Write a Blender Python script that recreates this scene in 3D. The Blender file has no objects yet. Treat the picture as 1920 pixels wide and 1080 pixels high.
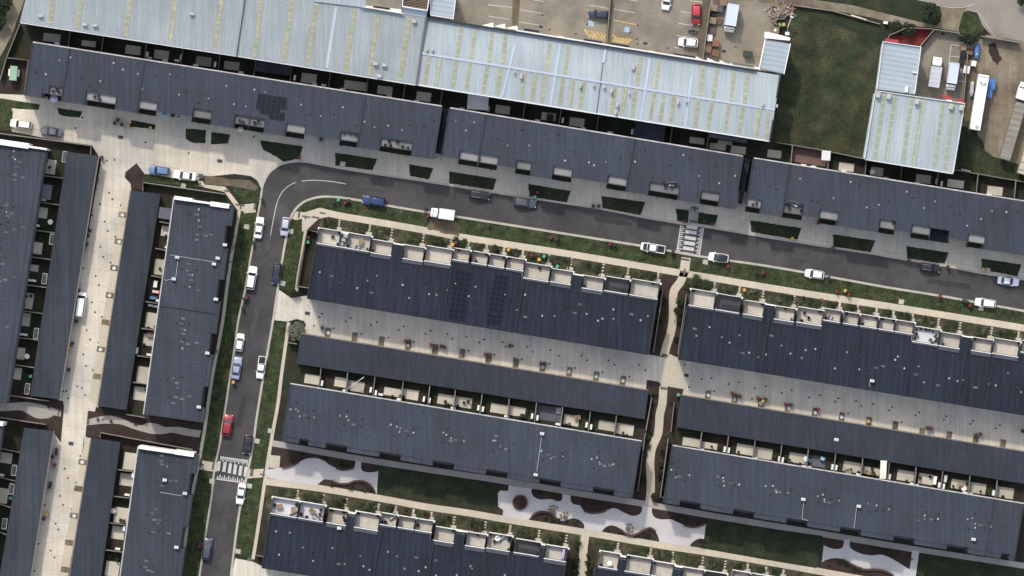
import bpy, bmesh, math, random
from mathutils import Vector, Matrix
R = random.Random(7)
scene = bpy.context.scene
# ---------------------------------------------------------------- camera, sky, sun, exposure
CAMH = 900.0
cam_d = bpy.data.cameras.new('camera'); cam = bpy.data.objects.new('camera', cam_d)
scene.collection.objects.link(cam); scene.camera = cam
cam.location = (0, 0, CAMH)
cam_d.sensor_width = 36.0; cam_d.lens = 36.0 / 2 / (96.0 / CAMH)
cam_d.clip_start = 1.0; cam_d.clip_end = 5000.0
SUN_EL = math.radians(45.0); SUN_AZ = math.radians(-20.0)     # azimuth from +Y (north) towards +X
to_sun = Vector((math.sin(SUN_AZ) * math.cos(SUN_EL), math.cos(SUN_AZ) * math.cos(SUN_EL), math.sin(SUN_EL)))
world = bpy.data.worlds.new('World'); scene.world = world; world.use_nodes = True
wn = world.node_tree.nodes; wl = world.node_tree.links
sky = wn.new('ShaderNodeTexSky'); sky.sky_type = 'NISHITA'; sky.sun_disc = False
sky.sun_elevation = SUN_EL; sky.sun_rotation = SUN_AZ; sky.air_density = 1.0; sky.dust_density = 2.0
hs = wn.new('ShaderNodeHueSaturation'); hs.inputs['Saturation'].default_value = 0.55      # hazy, nearly white sky
wl.new(sky.outputs[0], hs.inputs['Color']); wl.new(hs.outputs[0], wn['Background'].inputs[0]); wn['Background'].inputs[1].default_value = 0.15
sd = bpy.data.lights.new('sun', 'SUN'); sd.energy = 1.3; sd.angle = math.radians(2.5); sd.color = (1.0, 0.93, 0.82)
sun = bpy.data.objects.new('sun', sd); scene.collection.objects.link(sun)
sun.location = to_sun * 300; sun.rotation_euler = (-to_sun).to_track_quat('-Z', 'Y').to_euler()
vs = scene.view_settings; vs.view_transform = 'Standard'; vs.look = 'None'; vs.exposure = 1.0; vs.gamma = 1.0
scene.cycles.max_bounces = 6

# ---------------------------------------------------------------- helpers
COL = scene.collection
def W(p, h=0.0):
    """survey grid (0.1 m cells, measured at the height h) -> metres"""
    k = (CAMH - h) / CAMH * 0.1
    return Vector(((p[0] - 960) * k, (540 - p[1]) * k, h))
def Q(c, r, x, y): return (480 * c + x / 4, 270 * r + y / 4)
def QL(c, r, s):
    v = [float(t) for t in s.replace(',', ' ').split()]
    return [Q(c, r, v[i], v[i + 1]) for i in range(0, len(v), 2)]
def PL(s):
    v = [float(t) for t in s.replace(',', ' ').split()]
    return [(v[i], v[i + 1]) for i in range(0, len(v), 2)]
def curve(pts, n=6):
    out = []
    for i in range(len(pts) - 1):
        p0 = pts[max(i - 1, 0)]; p1 = pts[i]; p2 = pts[i + 1]; p3 = pts[min(i + 2, len(pts) - 1)]
        for k in range(n):
            t = k / n
            out.append(tuple(0.5 * (2 * p1[a] + (p2[a] - p0[a]) * t + (2 * p0[a] - 5 * p1[a] + 4 * p2[a] - p3[a]) * t * t
                       + (3 * p1[a] - p0[a] - 3 * p2[a] + p3[a]) * t ** 3) for a in (0, 1)))
    out.append(pts[-1]); return out
class Frame:
    def __init__(s, o, deg):
        a = math.radians(deg); s.o = o; s.deg = deg; s.u = (math.cos(a), math.sin(a)); s.v = (-math.sin(a), math.cos(a))
    def P(s, a, b): return (s.o[0] + a * s.u[0] + b * s.v[0], s.o[1] + a * s.u[1] + b * s.v[1])
    def rect(s, a0, a1, b0, b1): return [s.P(a0, b0), s.P(a1, b0), s.P(a1, b1), s.P(a0, b1)]
    def inv(s, p):
        d = (p[0] - s.o[0], p[1] - s.o[1]); return (d[0] * s.u[0] + d[1] * s.u[1], d[0] * s.v[0] + d[1] * s.v[1])
def rect2(p, q, deg):
    """rotated rectangle with opposite corners p and q"""
    f = Frame(p, deg); a, b = f.inv(q); return f.rect(0, a, 0, b)
def rectc(c, w, h, deg):
    f = Frame(c, deg); return f.rect(-w / 2, w / 2, -h / 2, h / 2)
def inset(pts, d):
    n = len(pts); A = sum(pts[i][0] * pts[(i + 1) % n][1] - pts[(i + 1) % n][0] * pts[i][1] for i in range(n))
    sg = 1 if A > 0 else -1; out = []
    for i in range(n):
        p0, p1, p2 = pts[i - 1], pts[i], pts[(i + 1) % n]
        a = Vector((p1[0] - p0[0], p1[1] - p0[1])).normalized(); b = Vector((p2[0] - p1[0], p2[1] - p1[1])).normalized()
        na = Vector((-a.y, a.x)) * sg; nb = Vector((-b.y, b.x)) * sg
        m = (na + nb); m = m / max(m.length_squared, 0.3) * 2 * d
        out.append((p1[0] + m.x, p1[1] + m.y))
    return out
class MB:
    def __init__(s): s.v = []; s.f = []; s.mi = []; s.cm = 0
    def add(s, vs, fs):
        n = len(s.v); s.v += [tuple(v) for v in vs]; s.f += [tuple(n + i for i in f) for f in fs]; s.mi += [s.cm] * len(fs)
    def prism(s, pts, zb, zt, href=None):
        """vertical prism over survey points; zb, zt numbers or functions of the point"""
        n = len(pts); top = []; bot = []
        for p in pts:
            t = zt(p) if callable(zt) else zt; b = zb(p) if callable(zb) else zb
            q = W(p, t if href is None else href)
            top.append((q.x, q.y, t)); bot.append((q.x, q.y, b))
        s.add(top + bot, [tuple(range(n)), tuple(range(2 * n - 1, n - 1, -1))] + [(i, n + i, n + (i + 1) % n, (i + 1) % n) for i in range(n)])
    def sheet(s, pts, z): s.add([(*W(p, z)[:2], z) for p in pts], [tuple(range(len(pts)))])
    def ribbon(s, pts, w, zb, zt):
        """strip of width w (survey cells) along a polyline"""
        L = []; Rr = []
        for i, p in enumerate(pts):
            a = pts[max(i - 1, 0)]; b = pts[min(i + 1, len(pts) - 1)]
            d = Vector((b[0] - a[0], b[1] - a[1])); d.normalize(); n = Vector((-d.y, d.x)) * w / 2
            L.append((p[0] + n.x, p[1] + n.y)); Rr.append((p[0] - n.x, p[1] - n.y))
        m = len(pts); vs = []
        for z in (zt, zb):
            for P_ in (L, Rr):
                for p in P_:
                    q = W(p, zt); vs.append((q.x, q.y, z))
        f = []
        for i in range(m - 1):
            f += [(i, i + 1, m + i + 1, m + i), (2 * m + i, 3 * m + i, 3 * m + i + 1, 2 * m + i + 1),
                  (i, 2 * m + i, 2 * m + i + 1, i + 1), (m + i, m + i + 1, 3 * m + i + 1, 3 * m + i)]
        f += [(0, m, 3 * m, 2 * m), (m - 1, 3 * m - 1, 4 * m - 1, 2 * m - 1)]
        s.add(vs, f)
    def box(s, c, d, rz=0.0, taper=1.0):
        x, y, z = d[0] / 2, d[1] / 2, d[2] / 2; ca, sa = math.cos(rz), math.sin(rz); vs = []
        for sz in (-1, 1):
            k = taper if sz > 0 else 1
            for sx, sy in ((-1, -1), (1, -1), (1, 1), (-1, 1)):
                a, b = sx * x * k, sy * y * k; vs.append((c[0] + a * ca - b * sa, c[1] + a * sa + b * ca, c[2] + sz * z))
        s.add(vs, [(3, 2, 1, 0), (4, 5, 6, 7), (0, 1, 5, 4), (1, 2, 6, 5), (2, 3, 7, 6), (3, 0, 4, 7)])
    def tube(s, a, b, r, n=8, r2=None):
        a = Vector(a); b = Vector(b); d = (b - a).normalized(); r2 = r if r2 is None else r2
        x = d.orthogonal().normalized(); y = d.cross(x)
        vs = [a + (x * math.cos(t) + y * math.sin(t)) * r for t in [2 * math.pi * i / n for i in range(n)]]
        vs += [b + (x * math.cos(t) + y * math.sin(t)) * r2 for t in [2 * math.pi * i / n for i in range(n)]]
        s.add(vs, [tuple(range(n - 1, -1, -1)), tuple(range(n, 2 * n))] + [(i, (i + 1) % n, n + (i + 1) % n, n + i) for i in range(n)])
    def build(s, name, mat, parent=None, smooth=False, origin=None):
        me = bpy.data.meshes.new(name)
        if origin is not None: o0 = Vector(origin)
        elif parent is not None: o0 = Vector((0, 0, 0))
        else: o0 = Vector((sum(v[0] for v in s.v) / len(s.v), sum(v[1] for v in s.v) / len(s.v), min(v[2] for v in s.v)))
        me.from_pydata([(Vector(v) - o0)[:] for v in s.v], [], s.f)
        for m in (mat if isinstance(mat, (list, tuple)) else [mat]): me.materials.append(m)
        if any(s.mi): me.polygons.foreach_set('material_index', s.mi)
        bm = bmesh.new(); bm.from_mesh(me); bmesh.ops.recalc_face_normals(bm, faces=bm.faces[:]) if len(s.f) < 4000 else None
        bm.to_mesh(me); bm.free()
        if smooth: me.polygons.foreach_set('use_smooth', [True] * len(me.polygons))
        o = bpy.data.objects.new(name, me); COL.objects.link(o)
        if parent is not None: o.parent = parent
        else: o.location = o0
        return o
def tag(o, label=None, cat=None, group=None, kind=None):
    if label: o['label'] = label
    if cat: o['category'] = cat
    if group: o['group'] = group
    if kind: o['kind'] = kind
    return o
ORIG = {}
def thing(name, loc, label, cat, group=None, rz=0.0):
    o = bpy.data.objects.new(name, None); COL.objects.link(o); o.location = loc; o.rotation_euler = (0, 0, rz)
    o.empty_display_size = 0.3
    return tag(o, label, cat, group)
def wthing(name, loc, label, cat, group=None):
    """thing whose parts are written in world metres"""
    o = thing(name, loc, label, cat, group); ORIG[o.name] = Vector(loc); return o
def wpart(mb, name, mat, par, smooth=False):
    r = par
    while r.name not in ORIG: r = r.parent
    o = mb.build(name, mat, par, smooth, ORIG[r.name])
    return o
def dup(root, loc, rz=0.0, label=None, group=None, scale=None):
    r = root.copy(); COL.objects.link(r); r.location = loc; r.rotation_euler = (0, 0, rz)
    if scale: r.scale = scale
    if label: r['label'] = label
    if group: r['group'] = group
    for ch in list(root.children):
        c = ch.copy(); COL.objects.link(c); c.parent = r
        for g in ch.children:
            d = g.copy(); COL.objects.link(d); d.parent = c
    return r
def struct(mb, name, mat): return tag(mb.build(name, mat), kind='structure')
def angw(deg): return -math.radians(deg)      # survey angle (clockwise) -> world rotation

# ---------------------------------------------------------------- materials
def mat(name, col, var=0.18, fine=0.16, rough=0.85, met=0.0, s1=0.25, s2=5.0, col2=None, c2s=0.12, c2lo=.45, c2hi=.6, rib=None, brick=None, bump=0.0, spec=0.3, streak=None, objvar=0.0):
    m = bpy.data.materials.new(name); m.use_nodes = True; nt = m.node_tree; N = nt.nodes; L = nt.links
    b = N['Principled BSDF']; b.inputs['Roughness'].default_value = rough; b.inputs['Metallic'].default_value = met
    b.inputs['Specular IOR Level'].default_value = spec
    geo = N.new('ShaderNodeNewGeometry'); pos = geo.outputs['Position']
    def noise(sc, det=3.0, src=None, ro=0.55):
        n = N.new('ShaderNodeTexNoise'); n.inputs['Scale'].default_value = sc; n.inputs['Detail'].default_value = det; n.inputs['Roughness'].default_value = ro
        L.new(src or pos, n.inputs['Vector']); return n.outputs['Fac']
    def maprange(f, a, c, lo, hi):
        r = N.new('ShaderNodeMapRange'); L.new(f, r.inputs[0]); r.inputs[1].default_value = a; r.inputs[2].default_value = c
        r.inputs[3].default_value = lo; r.inputs[4].default_value = hi; return r.outputs[0]
    def mul(a, c):
        q = N.new('ShaderNodeMath'); q.operation = 'MULTIPLY'; L.new(a, q.inputs[0])
        if isinstance(c, float): q.inputs[1].default_value = c
        else: L.new(c, q.inputs[1])
        return q.outputs[0]
    f = mul(maprange(noise(s1), .3, .7, 1 - var, 1 + var), maprange(noise(s2, 2.0), .3, .7, 1 - fine, 1 + fine))
    if objvar:
        oi = N.new('ShaderNodeObjectInfo'); f = mul(f, maprange(oi.outputs['Random'], 0, 1, 1 - objvar, 1 + objvar))
    def rot(deg, scale=(1, 1, 1)):
        mp = N.new('ShaderNodeMapping'); mp.inputs['Rotation'].default_value = (0, 0, math.radians(deg)); mp.inputs['Scale'].default_value = scale
        L.new(pos, mp.inputs['Vector']); return mp.outputs[0]
    if streak:    # (deg, amount): long dirt streaks running down the sheets
        f = mul(f, maprange(noise(1.0, 3.0, rot(streak[0], (1.6, .06, 1))), .3, .7, 1 - streak[1], 1 + streak[1]))
    ribout = None
    if rib:       # (deg, spacing metres, amount): ribs of metal sheeting
        w = N.new('ShaderNodeTexWave'); w.wave_type = 'BANDS'; w.bands_direction = 'X'; w.wave_profile = 'SIN'
        w.inputs['Scale'].default_value = 2 * math.pi / rib[1] / 20.0; w.inputs['Distortion'].default_value = 0
        L.new(rot(rib[0]), w.inputs['Vector']); ribout = w.outputs['Fac']
        f = mul(f, maprange(ribout, 0, 1, 1 - rib[2], 1 + rib[2]))
    if brick:     # (deg, w, h, mortar width, dark amount)
        k = N.new('ShaderNodeTexBrick'); k.offset = brick[5] if len(brick) > 5 else 0.0; k.inputs['Scale'].default_value = 1.0
        k.inputs['Brick Width'].default_value = brick[1]; k.inputs['Row Height'].default_value = brick[2]; k.inputs['Mortar Size'].default_value = brick[3]
        k.inputs['Color1'].default_value = (1, 1, 1, 1); k.inputs['Color2'].default_value = (.93, .93, .93, 1); k.inputs['Mortar'].default_value = (brick[4],) * 3 + (1,)
        L.new(rot(brick[0]), k.inputs['Vector'])
        rg = N.new('ShaderNodeRGBToBW'); L.new(k.outputs['Color'], rg.inputs[0]); f = mul(f, rg.outputs[0])
    base = None
    if col2:
        mx = N.new('ShaderNodeMix'); mx.data_type = 'RGBA'; mx.inputs[6].default_value = (*col, 1); mx.inputs[7].default_value = (*col2, 1)
        L.new(maprange(noise(c2s, 5.0, None, .65), c2lo, c2hi, 0, 1), mx.inputs[0]); base = mx.outputs[2]
    vm = N.new('ShaderNodeVectorMath'); vm.operation = 'SCALE'
    if base: L.new(base, vm.inputs[0])
    else: vm.inputs[0].default_value = col
    L.new(f, vm.inputs['Scale']); L.new(vm.outputs[0], b.inputs['Base Color'])
    if bump:
        bp = N.new('ShaderNodeBump'); bp.inputs['Strength'].default_value = bump; bp.inputs['Distance'].default_value = .08
        L.new(ribout if ribout else noise(6.0, 3.0), bp.inputs['Height']); L.new(bp.outputs[0], b.inputs['Normal'])
    return m
def paint(name, col, rough=0.35, met=0.0, coat=0.3):
    m = mat(name, col, .05, .05, rough, met, .8, 6.0, spec=.5)
    m.node_tree.nodes['Principled BSDF'].inputs['Coat Weight'].default_value = coat
    m.node_tree.nodes['Principled BSDF'].inputs['Coat Roughness'].default_value = .15
    return m
M = {}
M['ground'] = mat('ground', (.022, .022, .013), .3, .35, .95, s1=.5, s2=5, col2=(.03, .026, .02), c2s=.15)
M['asphalt'] = mat('asphalt', (.047, .0445, .0445), .2, .3, .9, s1=.25, s2=7, streak=None, col2=(.065, .061, .059), c2s=.11)
M['concrete'] = mat('concrete', (.43, .385, .31), .10, .10, .85, s1=.3, s2=3, col2=(.40, .37, .32), c2s=.09, brick=(9.2, 6.0, 4.5, .05, .86))
M['lane'] = mat('lane_concrete', (.51, .455, .365), .11, .13, .85, s1=.22, s2=4, col2=(.41, .38, .325), c2s=.07, brick=(9.2, 10.0, 3.0, .06, .82), streak=(8.0, .10))
M['lanex'] = mat('rear_lane_concrete', (.51, .46, .38), .11, .13, .85, s1=.22, s2=4, col2=(.42, .39, .34), c2s=.07, brick=(9.2, 5.0, 40.0, .06, .82), streak=(99.2, .13))
M['path'] = mat('path_concrete', (.46, .40, .31), .08, .12, .85, s1=.3, s2=4, col2=(.40, .36, .29), c2s=.15, brick=(9.2, 1.5, 50.0, .05, .85))
M['greypath'] = mat('grey_path', (.29, .27, .24), .10, .12, .85, s1=.3, s2=3)
M['plaza'] = mat('plaza_concrete', (.43, .415, .40), .08, .08, .8, s1=.3, s2=3)
M['patio'] = mat('patio_concrete', (.45, .41, .335), .12, .08, .85, s1=.4, s2=3, objvar=.14)
M['patiodark'] = mat('patio_dark', (.10, .10, .115), .15, .15, .85)
M['deckred'] = mat('deck_red', (.14, .085, .075), .2, .15, .85, rib=(9, .4, .12))
M['kerb'] = mat('kerb_concrete', (.36, .335, .285), .12, .1, .85, s1=.6)
M['grass'] = mat('grass', (.028, .039, .0145), .5, .65, .95, s1=.7, s2=4.0, col2=(.056, .048, .023), c2s=.30, c2lo=.52, c2hi=.82, bump=1.0)
M['lawn'] = mat('lawn', (.018, .026, .0115), .3, .5, .95, s1=.4, s2=4.5, bump=1.0, col2=(.030, .030, .014), c2s=.2, c2lo=.5, c2hi=.75)
M['field'] = mat('field_grass', (.020, .0295, .0115), .45, .6, .95, s1=.35, s2=4.0, col2=(.048, .042, .022), c2s=.22, c2lo=.42, c2hi=.72, bump=1.0)
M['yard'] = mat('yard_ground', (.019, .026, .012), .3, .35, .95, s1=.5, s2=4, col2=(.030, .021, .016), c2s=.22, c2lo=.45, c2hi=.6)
M['gardensoil'] = mat('garden_soil', (.030, .036, .016), .35, .45, .95, s1=.7, s2=5, col2=(.066, .054, .034), c2s=.35, c2lo=.42, c2hi=.62)
M['mulch'] = mat('mulch', (.036, .023, .019), .25, .4, .95, s1=.5, s2=6, bump=.6)
M['drysoil'] = mat('dry_soil', (.105, .086, .063), .2, .22, .95, s1=.5, s2=5, col2=(.11, .085, .05), c2s=.3)
M['carpark'] = mat('carpark_concrete', (.215, .188, .145), .16, .12, .85, s1=.3, s2=4, col2=(.165, .145, .115), c2s=.1, brick=(9.2, 14.0, 9.0, .06, .88))
M['dirt'] = mat('dirt_yard', (.20, .168, .122), .18, .16, .95, s1=.25, s2=4, col2=(.085, .063, .042), c2s=.10, c2lo=.42, c2hi=.68, streak=(9, .12))
M['oldroad'] = mat('old_road', (.22, .196, .163), .1, .18, .9, s1=.2, s2=5, col2=(.17, .155, .13), c2s=.07)
M['white'] = mat('white_paint', (.68, .665, .63), .04, .05, .6)
M['cream'] = mat('cream_wall', (.66, .62, .54), .06, .05, .8)
M['marking'] = mat('road_marking', (.44, .43, .40), .15, .3, .8, s2=6)
M['yellowmark'] = mat('yellow_marking', (.46, .33, .13), .25, .3, .85, s1=1.2)
M['bluemark'] = mat('blue_marking', (.25, .38, .50), .25, .3, .85, s1=1.2)
M['tactile'] = mat('tactile_paving', (.095, .085, .075), .1, .2, .8)
M['roof'] = mat('roof_sheet', (.0355, .0415, .0525), .12, .42, .8, .0, .12, 8.0, rib=(9.2, .6, .04), streak=(9.2, .16), spec=.12, objvar=.06)
M['roofA'] = mat('roof_sheet_ribbed_shaded', (.0165, .0205, .0290), .12, .42, .8, .0, .12, 8.0, rib=(9.2, 1.1, .08), streak=(9.2, .24), spec=.12, objvar=.07)  # same roofing as roof_sheet, colour darkened for the slope away from the sun
M['roofns'] = mat('roof_sheet_side', (.036, .0415, .052), .12, .42, .8, .0, .12, 8.0, rib=(99.2, .6, .05), streak=(98.5, .18), spec=.12, objvar=.06)
M['cap'] = mat('roof_capping', (.019, .023, .031), .08, .1, .6)  # darker than the roof sheets: shadow along the seams is put into this colour
M['gutter'] = mat('pale_gutter', (.36, .345, .325), .25, .2, .6, s1=.5)
M['facade'] = mat('dark_facade', (.10, .10, .105), .1, .1, .8)
M['facadel'] = mat('render_facade', (.38, .36, .32), .1, .1, .85)
M['brickwall'] = mat('garage_wall', (.16, .13, .11), .1, .2, .9)
M['glass'] = mat('dark_glass', (.015, .018, .022), .05, .02, .08, spec=.6)
M['terrace'] = mat('terrace_floor', (.48, .44, .38), .12, .08, .85, s1=.45, s2=3, objvar=.08, brick=(9.2, .9, .9, .03, .93))
M['terracew'] = mat('terrace_floor_white', (.56, .545, .56), .06, .05, .8, objvar=.05)
M['balcony'] = mat('balcony_floor', (.19, .186, .18), .14, .12, .8, s1=.5, objvar=.4)
M['parapet'] = mat('dark_parapet', (.085, .09, .10), .08, .08, .7)
M['zinc'] = mat('zinc_roof', (.235, .262, .265), .10, .2, .6, .0, .10, 8.0, rib=(9.2, .75, .03), streak=(8.5, .11), spec=.3)
M['zinc2'] = mat('zinc_roof_light', (.275, .310, .325), .10, .18, .6, .0, .10, 8.0, rib=(9.2, .75, .03), streak=(8.5, .10), spec=.4)
M['zincx'] = mat('zinc_roof_cross', (.28, .325, .35), .06, .08, .6, .0, .10, 5.0, rib=(99.2, .9, .10), spec=.4)
M['ridge'] = mat('ridge_flashing', (.35, .39, .45), .05, .05, .5)
M['skylight'] = mat('skylight_sheet', (.262, .258, .175), .14, .13, .6, s1=.5, brick=(9.2, 5.0, 1.25, .10, 1.25), spec=.4)
M['fence'] = mat('fence_timber', (.09, .08, .066), .12, .2, .9, objvar=.15)
M['fencedark'] = mat('fence_dark', (.055, .06, .065), .12, .15, .8)
M['wood'] = mat('pallet_wood', (.22, .16, .105), .2, .2, .9, objvar=.3)
M['woodred'] = mat('crate_red', (.21, .11, .065), .15, .2, .9, objvar=.2)
M['olive'] = mat('olive_seat', (.10, .085, .03), .1, .1, .7); M['woodbrown'] = mat('brown_tabletop', (.10, .07, .055), .15, .1, .8)
M['steel'] = mat('rust_steel', (.060, .033, .027), .2, .2, .8)
M['grey'] = mat('grey_metal', (.35, .35, .36), .08, .08, .5)
M['lightgrey'] = mat('light_grey', (.55, .55, .55), .06, .06, .6)
M['black'] = mat('black_plastic', (.018, .018, .02), .1, .1, .6)
M['binred'] = mat('red_lid', (.13, .022, .026), .08, .1, .5); M['binyellow'] = mat('yellow_lid', (.46, .29, .06), .08, .1, .5)
M['bingreen'] = mat('green_lid', (.09, .28, .18), .08, .1, .5); M['bindark'] = mat('dark_lid', (.03, .03, .033), .1, .1, .5)
M['binbody'] = mat('bin_body', (.03, .04, .035), .1, .1, .6)
M['drain'] = mat('drain_iron', (.045, .042, .04), .1, .2, .8)
M['leaf'] = mat('shrub_leaf', (.030, .045, .018), .4, .35, .8, s1=1.5, s2=5, objvar=.35)
M['leafd'] = mat('hedge_leaf', (.02, .031, .014), .4, .35, .8, s1=1.2, s2=5, objvar=.3)
M['leafg'] = mat('silver_leaf', (.11, .125, .085), .4, .35, .8, s1=1.2, s2=5, objvar=.3)
M['leafr'] = mat('russet_leaf', (.08, .045, .03), .4, .35, .8, s1=1.2, s2=5, objvar=.3)
M['bark'] = mat('bark', (.10, .08, .06), .2, .2, .9)
M['panel'] = mat('solar_cell', (.018, .024, .05), .1, .1, .25, brick=(9.2, 1.0, 1.65, .05, 2.5), spec=.5)
M['tyre'] = mat('tyre', (.02, .02, .02), .1, .1, .8)
M['rim'] = mat('rim', (.35, .35, .36), .05, .05, .4, .6)
M['lampw'] = mat('headlight', (.7, .7, .7), .03, .03, .2); M['lampr'] = mat('taillight', (.35, .02, .02), .03, .03, .3)
M['purple'] = mat('purple_cloth', (.42, .36, .60), .2, .2, .9); M['pink'] = mat('pink_cloth', (.75, .42, .45), .2, .2, .9)
M['blue'] = mat('blue_paint', (.07, .17, .38), .12, .1, .5); M['teal'] = mat('teal_plastic', (.22, .42, .46), .1, .1, .6)
M['redgravel'] = mat('red_gravel', (.14, .022, .02), .3, .3, .95, s1=.8)
M['redpaint'] = mat('red_paint', (.27, .035, .04), .1, .1, .6)
M['canvas'] = mat('tan_tarp', (.40, .355, .27), .10, .08, .9, s1=.3, rib=(9.2 + 90, 1.2, .05))
M['canvasgrey'] = mat('grey_tarp', (.21, .195, .16), .12, .10, .9, s1=.3, rib=(9.2 + 90, 1.1, .10))
M['truckgrey'] = mat('tray_grey', (.40, .41, .44), .06, .06, .6, rib=(9.2 + 90, .9, .06)); M['truckblue'] = mat('pale_blue_roof', (.45, .50, .62), .04, .05, .5)
M['greenbox'] = mat('green_steel', (.24, .36, .26), .06, .08, .6)

# ---------------------------------------------------------------- ground, roads, paths (sheets a few centimetres apart)
SHEETS = [0]
def sheet(name, mat, z, *polys):
    m = MB(); SHEETS[0] += 1
    for p in polys: m.sheet(p, z + SHEETS[0] * .0007)
    return struct(m, name, mat)
g = MB(); g.v = [(-1500, -1500, -.06), (1500, -1500, -.06), (1500, 1500, -.06), (-1500, 1500, -.06)]; g.f = [(0, 1, 2, 3)]
struct(g, 'ground', M['ground'])
RJ = random.Random(11)
def rough(poly, amp=1.2, step=6.0):
    out = []
    for i, p in enumerate(poly):
        q = poly[(i + 1) % len(poly)]; n = max(1, int(math.hypot(q[0] - p[0], q[1] - p[1]) / step))
        for k in range(n): out.append((p[0] + (q[0] - p[0]) * k / n + RJ.uniform(-amp, amp), p[1] + (q[1] - p[1]) * k / n + RJ.uniform(-amp, amp)))
    return out
# main street and side street
NK = curve(PL('1990 533 1920 524 1840 512 1775 499 1700 487 1632 475 1560 464 1440 445 1335 427 1270 418 1200 406 1130 392 1060 381 960 366 855 349 780 337 705 326 640 315.5 592 306.5 565 302.5 542 304 522 310.5 506 323 495.5 340 491 356 488 378 482.5 408 476.5 445 468 493 460 542 447.5 597 440 650 430 716 420 780 412 832 402 880 396 935 385 1005 374 1080 371 1100'), 4)
SK = curve(PL('430 1100 433 1080 440 1022 450 952 465 882 475 830 481 785 491 722 502 658 512 600 521 540 530 482 537 444 543 414 550 398.5 558 388 570 378.5 588 371.5 612 368.5 655 372.5 722 384.5 780 394.5 855 406 960 422.5 1080 441.5 1200 460.5 1270 473 1315 481 1440 499 1560 520 1665 539 1765 555 1920 583 1990 596'), 4)
sheet('road', M['asphalt'], 0.0, NK + SK)
# concrete aprons and shared laneway in the north
apron = PL('0 176 45 178 60 180 300 190 600 240 830 290 1100 300 1400 360 1700 410 1990 450') + NK[:NK.index(min(NK, key=lambda p: abs(p[1] - 356) + abs(p[0] - 491))) + 1] + \
    PL('489 352 482 338 470 330 440 326 400 330 375 330 372 338 345 338 300 329 271 326 256 306 235 323 234 333 245 345 246 358 250 372 178 772 166 800 158 840 158 815 125 1100 52 1100 105 770 150 520 190 300 172 272 100 262 40 250 22 246 24 208 0 200')
sheet('shared_lane', M['lane'], 0.02, apron)
LF = Frame((246, 357), 8.9)
sheet('driveway_strip', M['path'], 0.04, QL(0, 1, '930 330 985 345 880 1080 735 1980 665 1920 840 900'), QL(0, 3, '640 40 690 45 510 1090 440 1090'))
lane2 = PL('521 542 546 559 600 550 1215 655 1300 676 1990 780 1990 870 1275 748 1216 738 700 655 560 632 574 610 570 602 556 598 540 603 513 600')
sheet('rear_lane', M['lanex'], 0.02, lane2)
lane3 = PL('441 1047 470 1052 476 1054 492 1062 700 1090 700 1110 430 1110 434 1080')
sheet('lower_lane', M['lanex'], 0.02, lane3)
sheet('loading_yard', M['carpark'], 0.02, PL('660 -20 1330 -20 1312 112 850 45 660 22'), PL('1336 -20 1480 -8 1440 70 1425 132 1312 112'))
sheet('garden_strip', M['drysoil'], 0.04, PL('962 -20 977 -20 971 50 959 60'), PL('1319 -20 1334 -20 1318 108 1306 104'), PL('1144 -10 1150 -10 1138 96 1134 92'))
# north-east: field, old road, works yard
sheet('field', M['field'], 0.0, PL('1488 4 1560 16 1650 44 1660 74 1622 300 1448 266 1470 130'))
sheet('verge_grass', M['lawn'], 0.0, PL('1380 -30 1530 2 1660 30 1660 90 1600 60 1488 12'), PL('1490 -30 1680 -30 1740 6 1766 12 1764 30 1750 45 1720 42 1655 24 1530 2'))
sheet('old_footpath', M['dirt'], 0.02, PL('1370 -14 1480 -14 1530 0 1600 10 1655 24 1720 40 1755 48 1752 52 1700 48 1620 30 1540 16 1480 10 1380 0'))
sheet('works_yard', M['dirt'], 0.01, PL('1806 95 1850 65 1990 90 1990 320 1920 330 1800 318'))
sheet('weedy_ground', M['field'], 0.015, rough(PL('1798 215 1818 220 1834 246 1846 282 1862 296 1884 300 1930 312 1990 320 1990 350 1790 328'), 3.0, 8))
sheet('dark_soil', M['mulch'], 0.02, rough(PL('1852 84 1866 80 1872 96 1878 112 1872 122 1862 112 1856 100'), 2.0, 5))
sheet('dark_soil', M['drysoil'], 0.02, rough(PL('1812 96 1826 90 1830 110 1832 140 1826 190 1816 240 1802 236 1808 190'), 2.0, 6))
sheet('old_road', M['oldroad'], 0.0, PL('1690 -40 1990 -40 1990 82 1910 80 1862 70 1842 48 1832 24 1815 20 1808 22 1790 14 1765 10 1720 0'))
sheet('gravel_driveway', M['dirt'], 0.02, PL('1762 12 1815 12 1806 24 1800 46 1798 60 1752 52 1764 40 1766 28'))
sheet('works_concrete', M['carpark'], 0.02, PL('1753 58 1799 62 1812 90 1806 195 1712 178 1727 92'))
sheet('red_gravel_bed', M['redgravel'], 0.02, PL('1700 48 1748 54 1726 86 1664 76 1668 68 1695 66'))
# far north-west
sheet('gravel_path', M['dirt'], 0.02, PL('22 -20 50 -20 44 6 22 66 4 100 -20 140 -20 90 6 52'))
sheet('backyard_ground', M['yard'], -0.02, PL('10 -20 60 -20 36 44 450 104 780 160 1455 262 1990 355 1990 480 30 180 0 180 -20 150'))
sheet('transformer_pad_ground', M['mulch'], -0.005, PL('12 110 52 112 44 178 0 172'))
sheet('verge_grass', M['grass'], 0.05, PL('0 184 75 196 72 206 32 204 22 202 22 245 -10 245 -10 184'))
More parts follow.
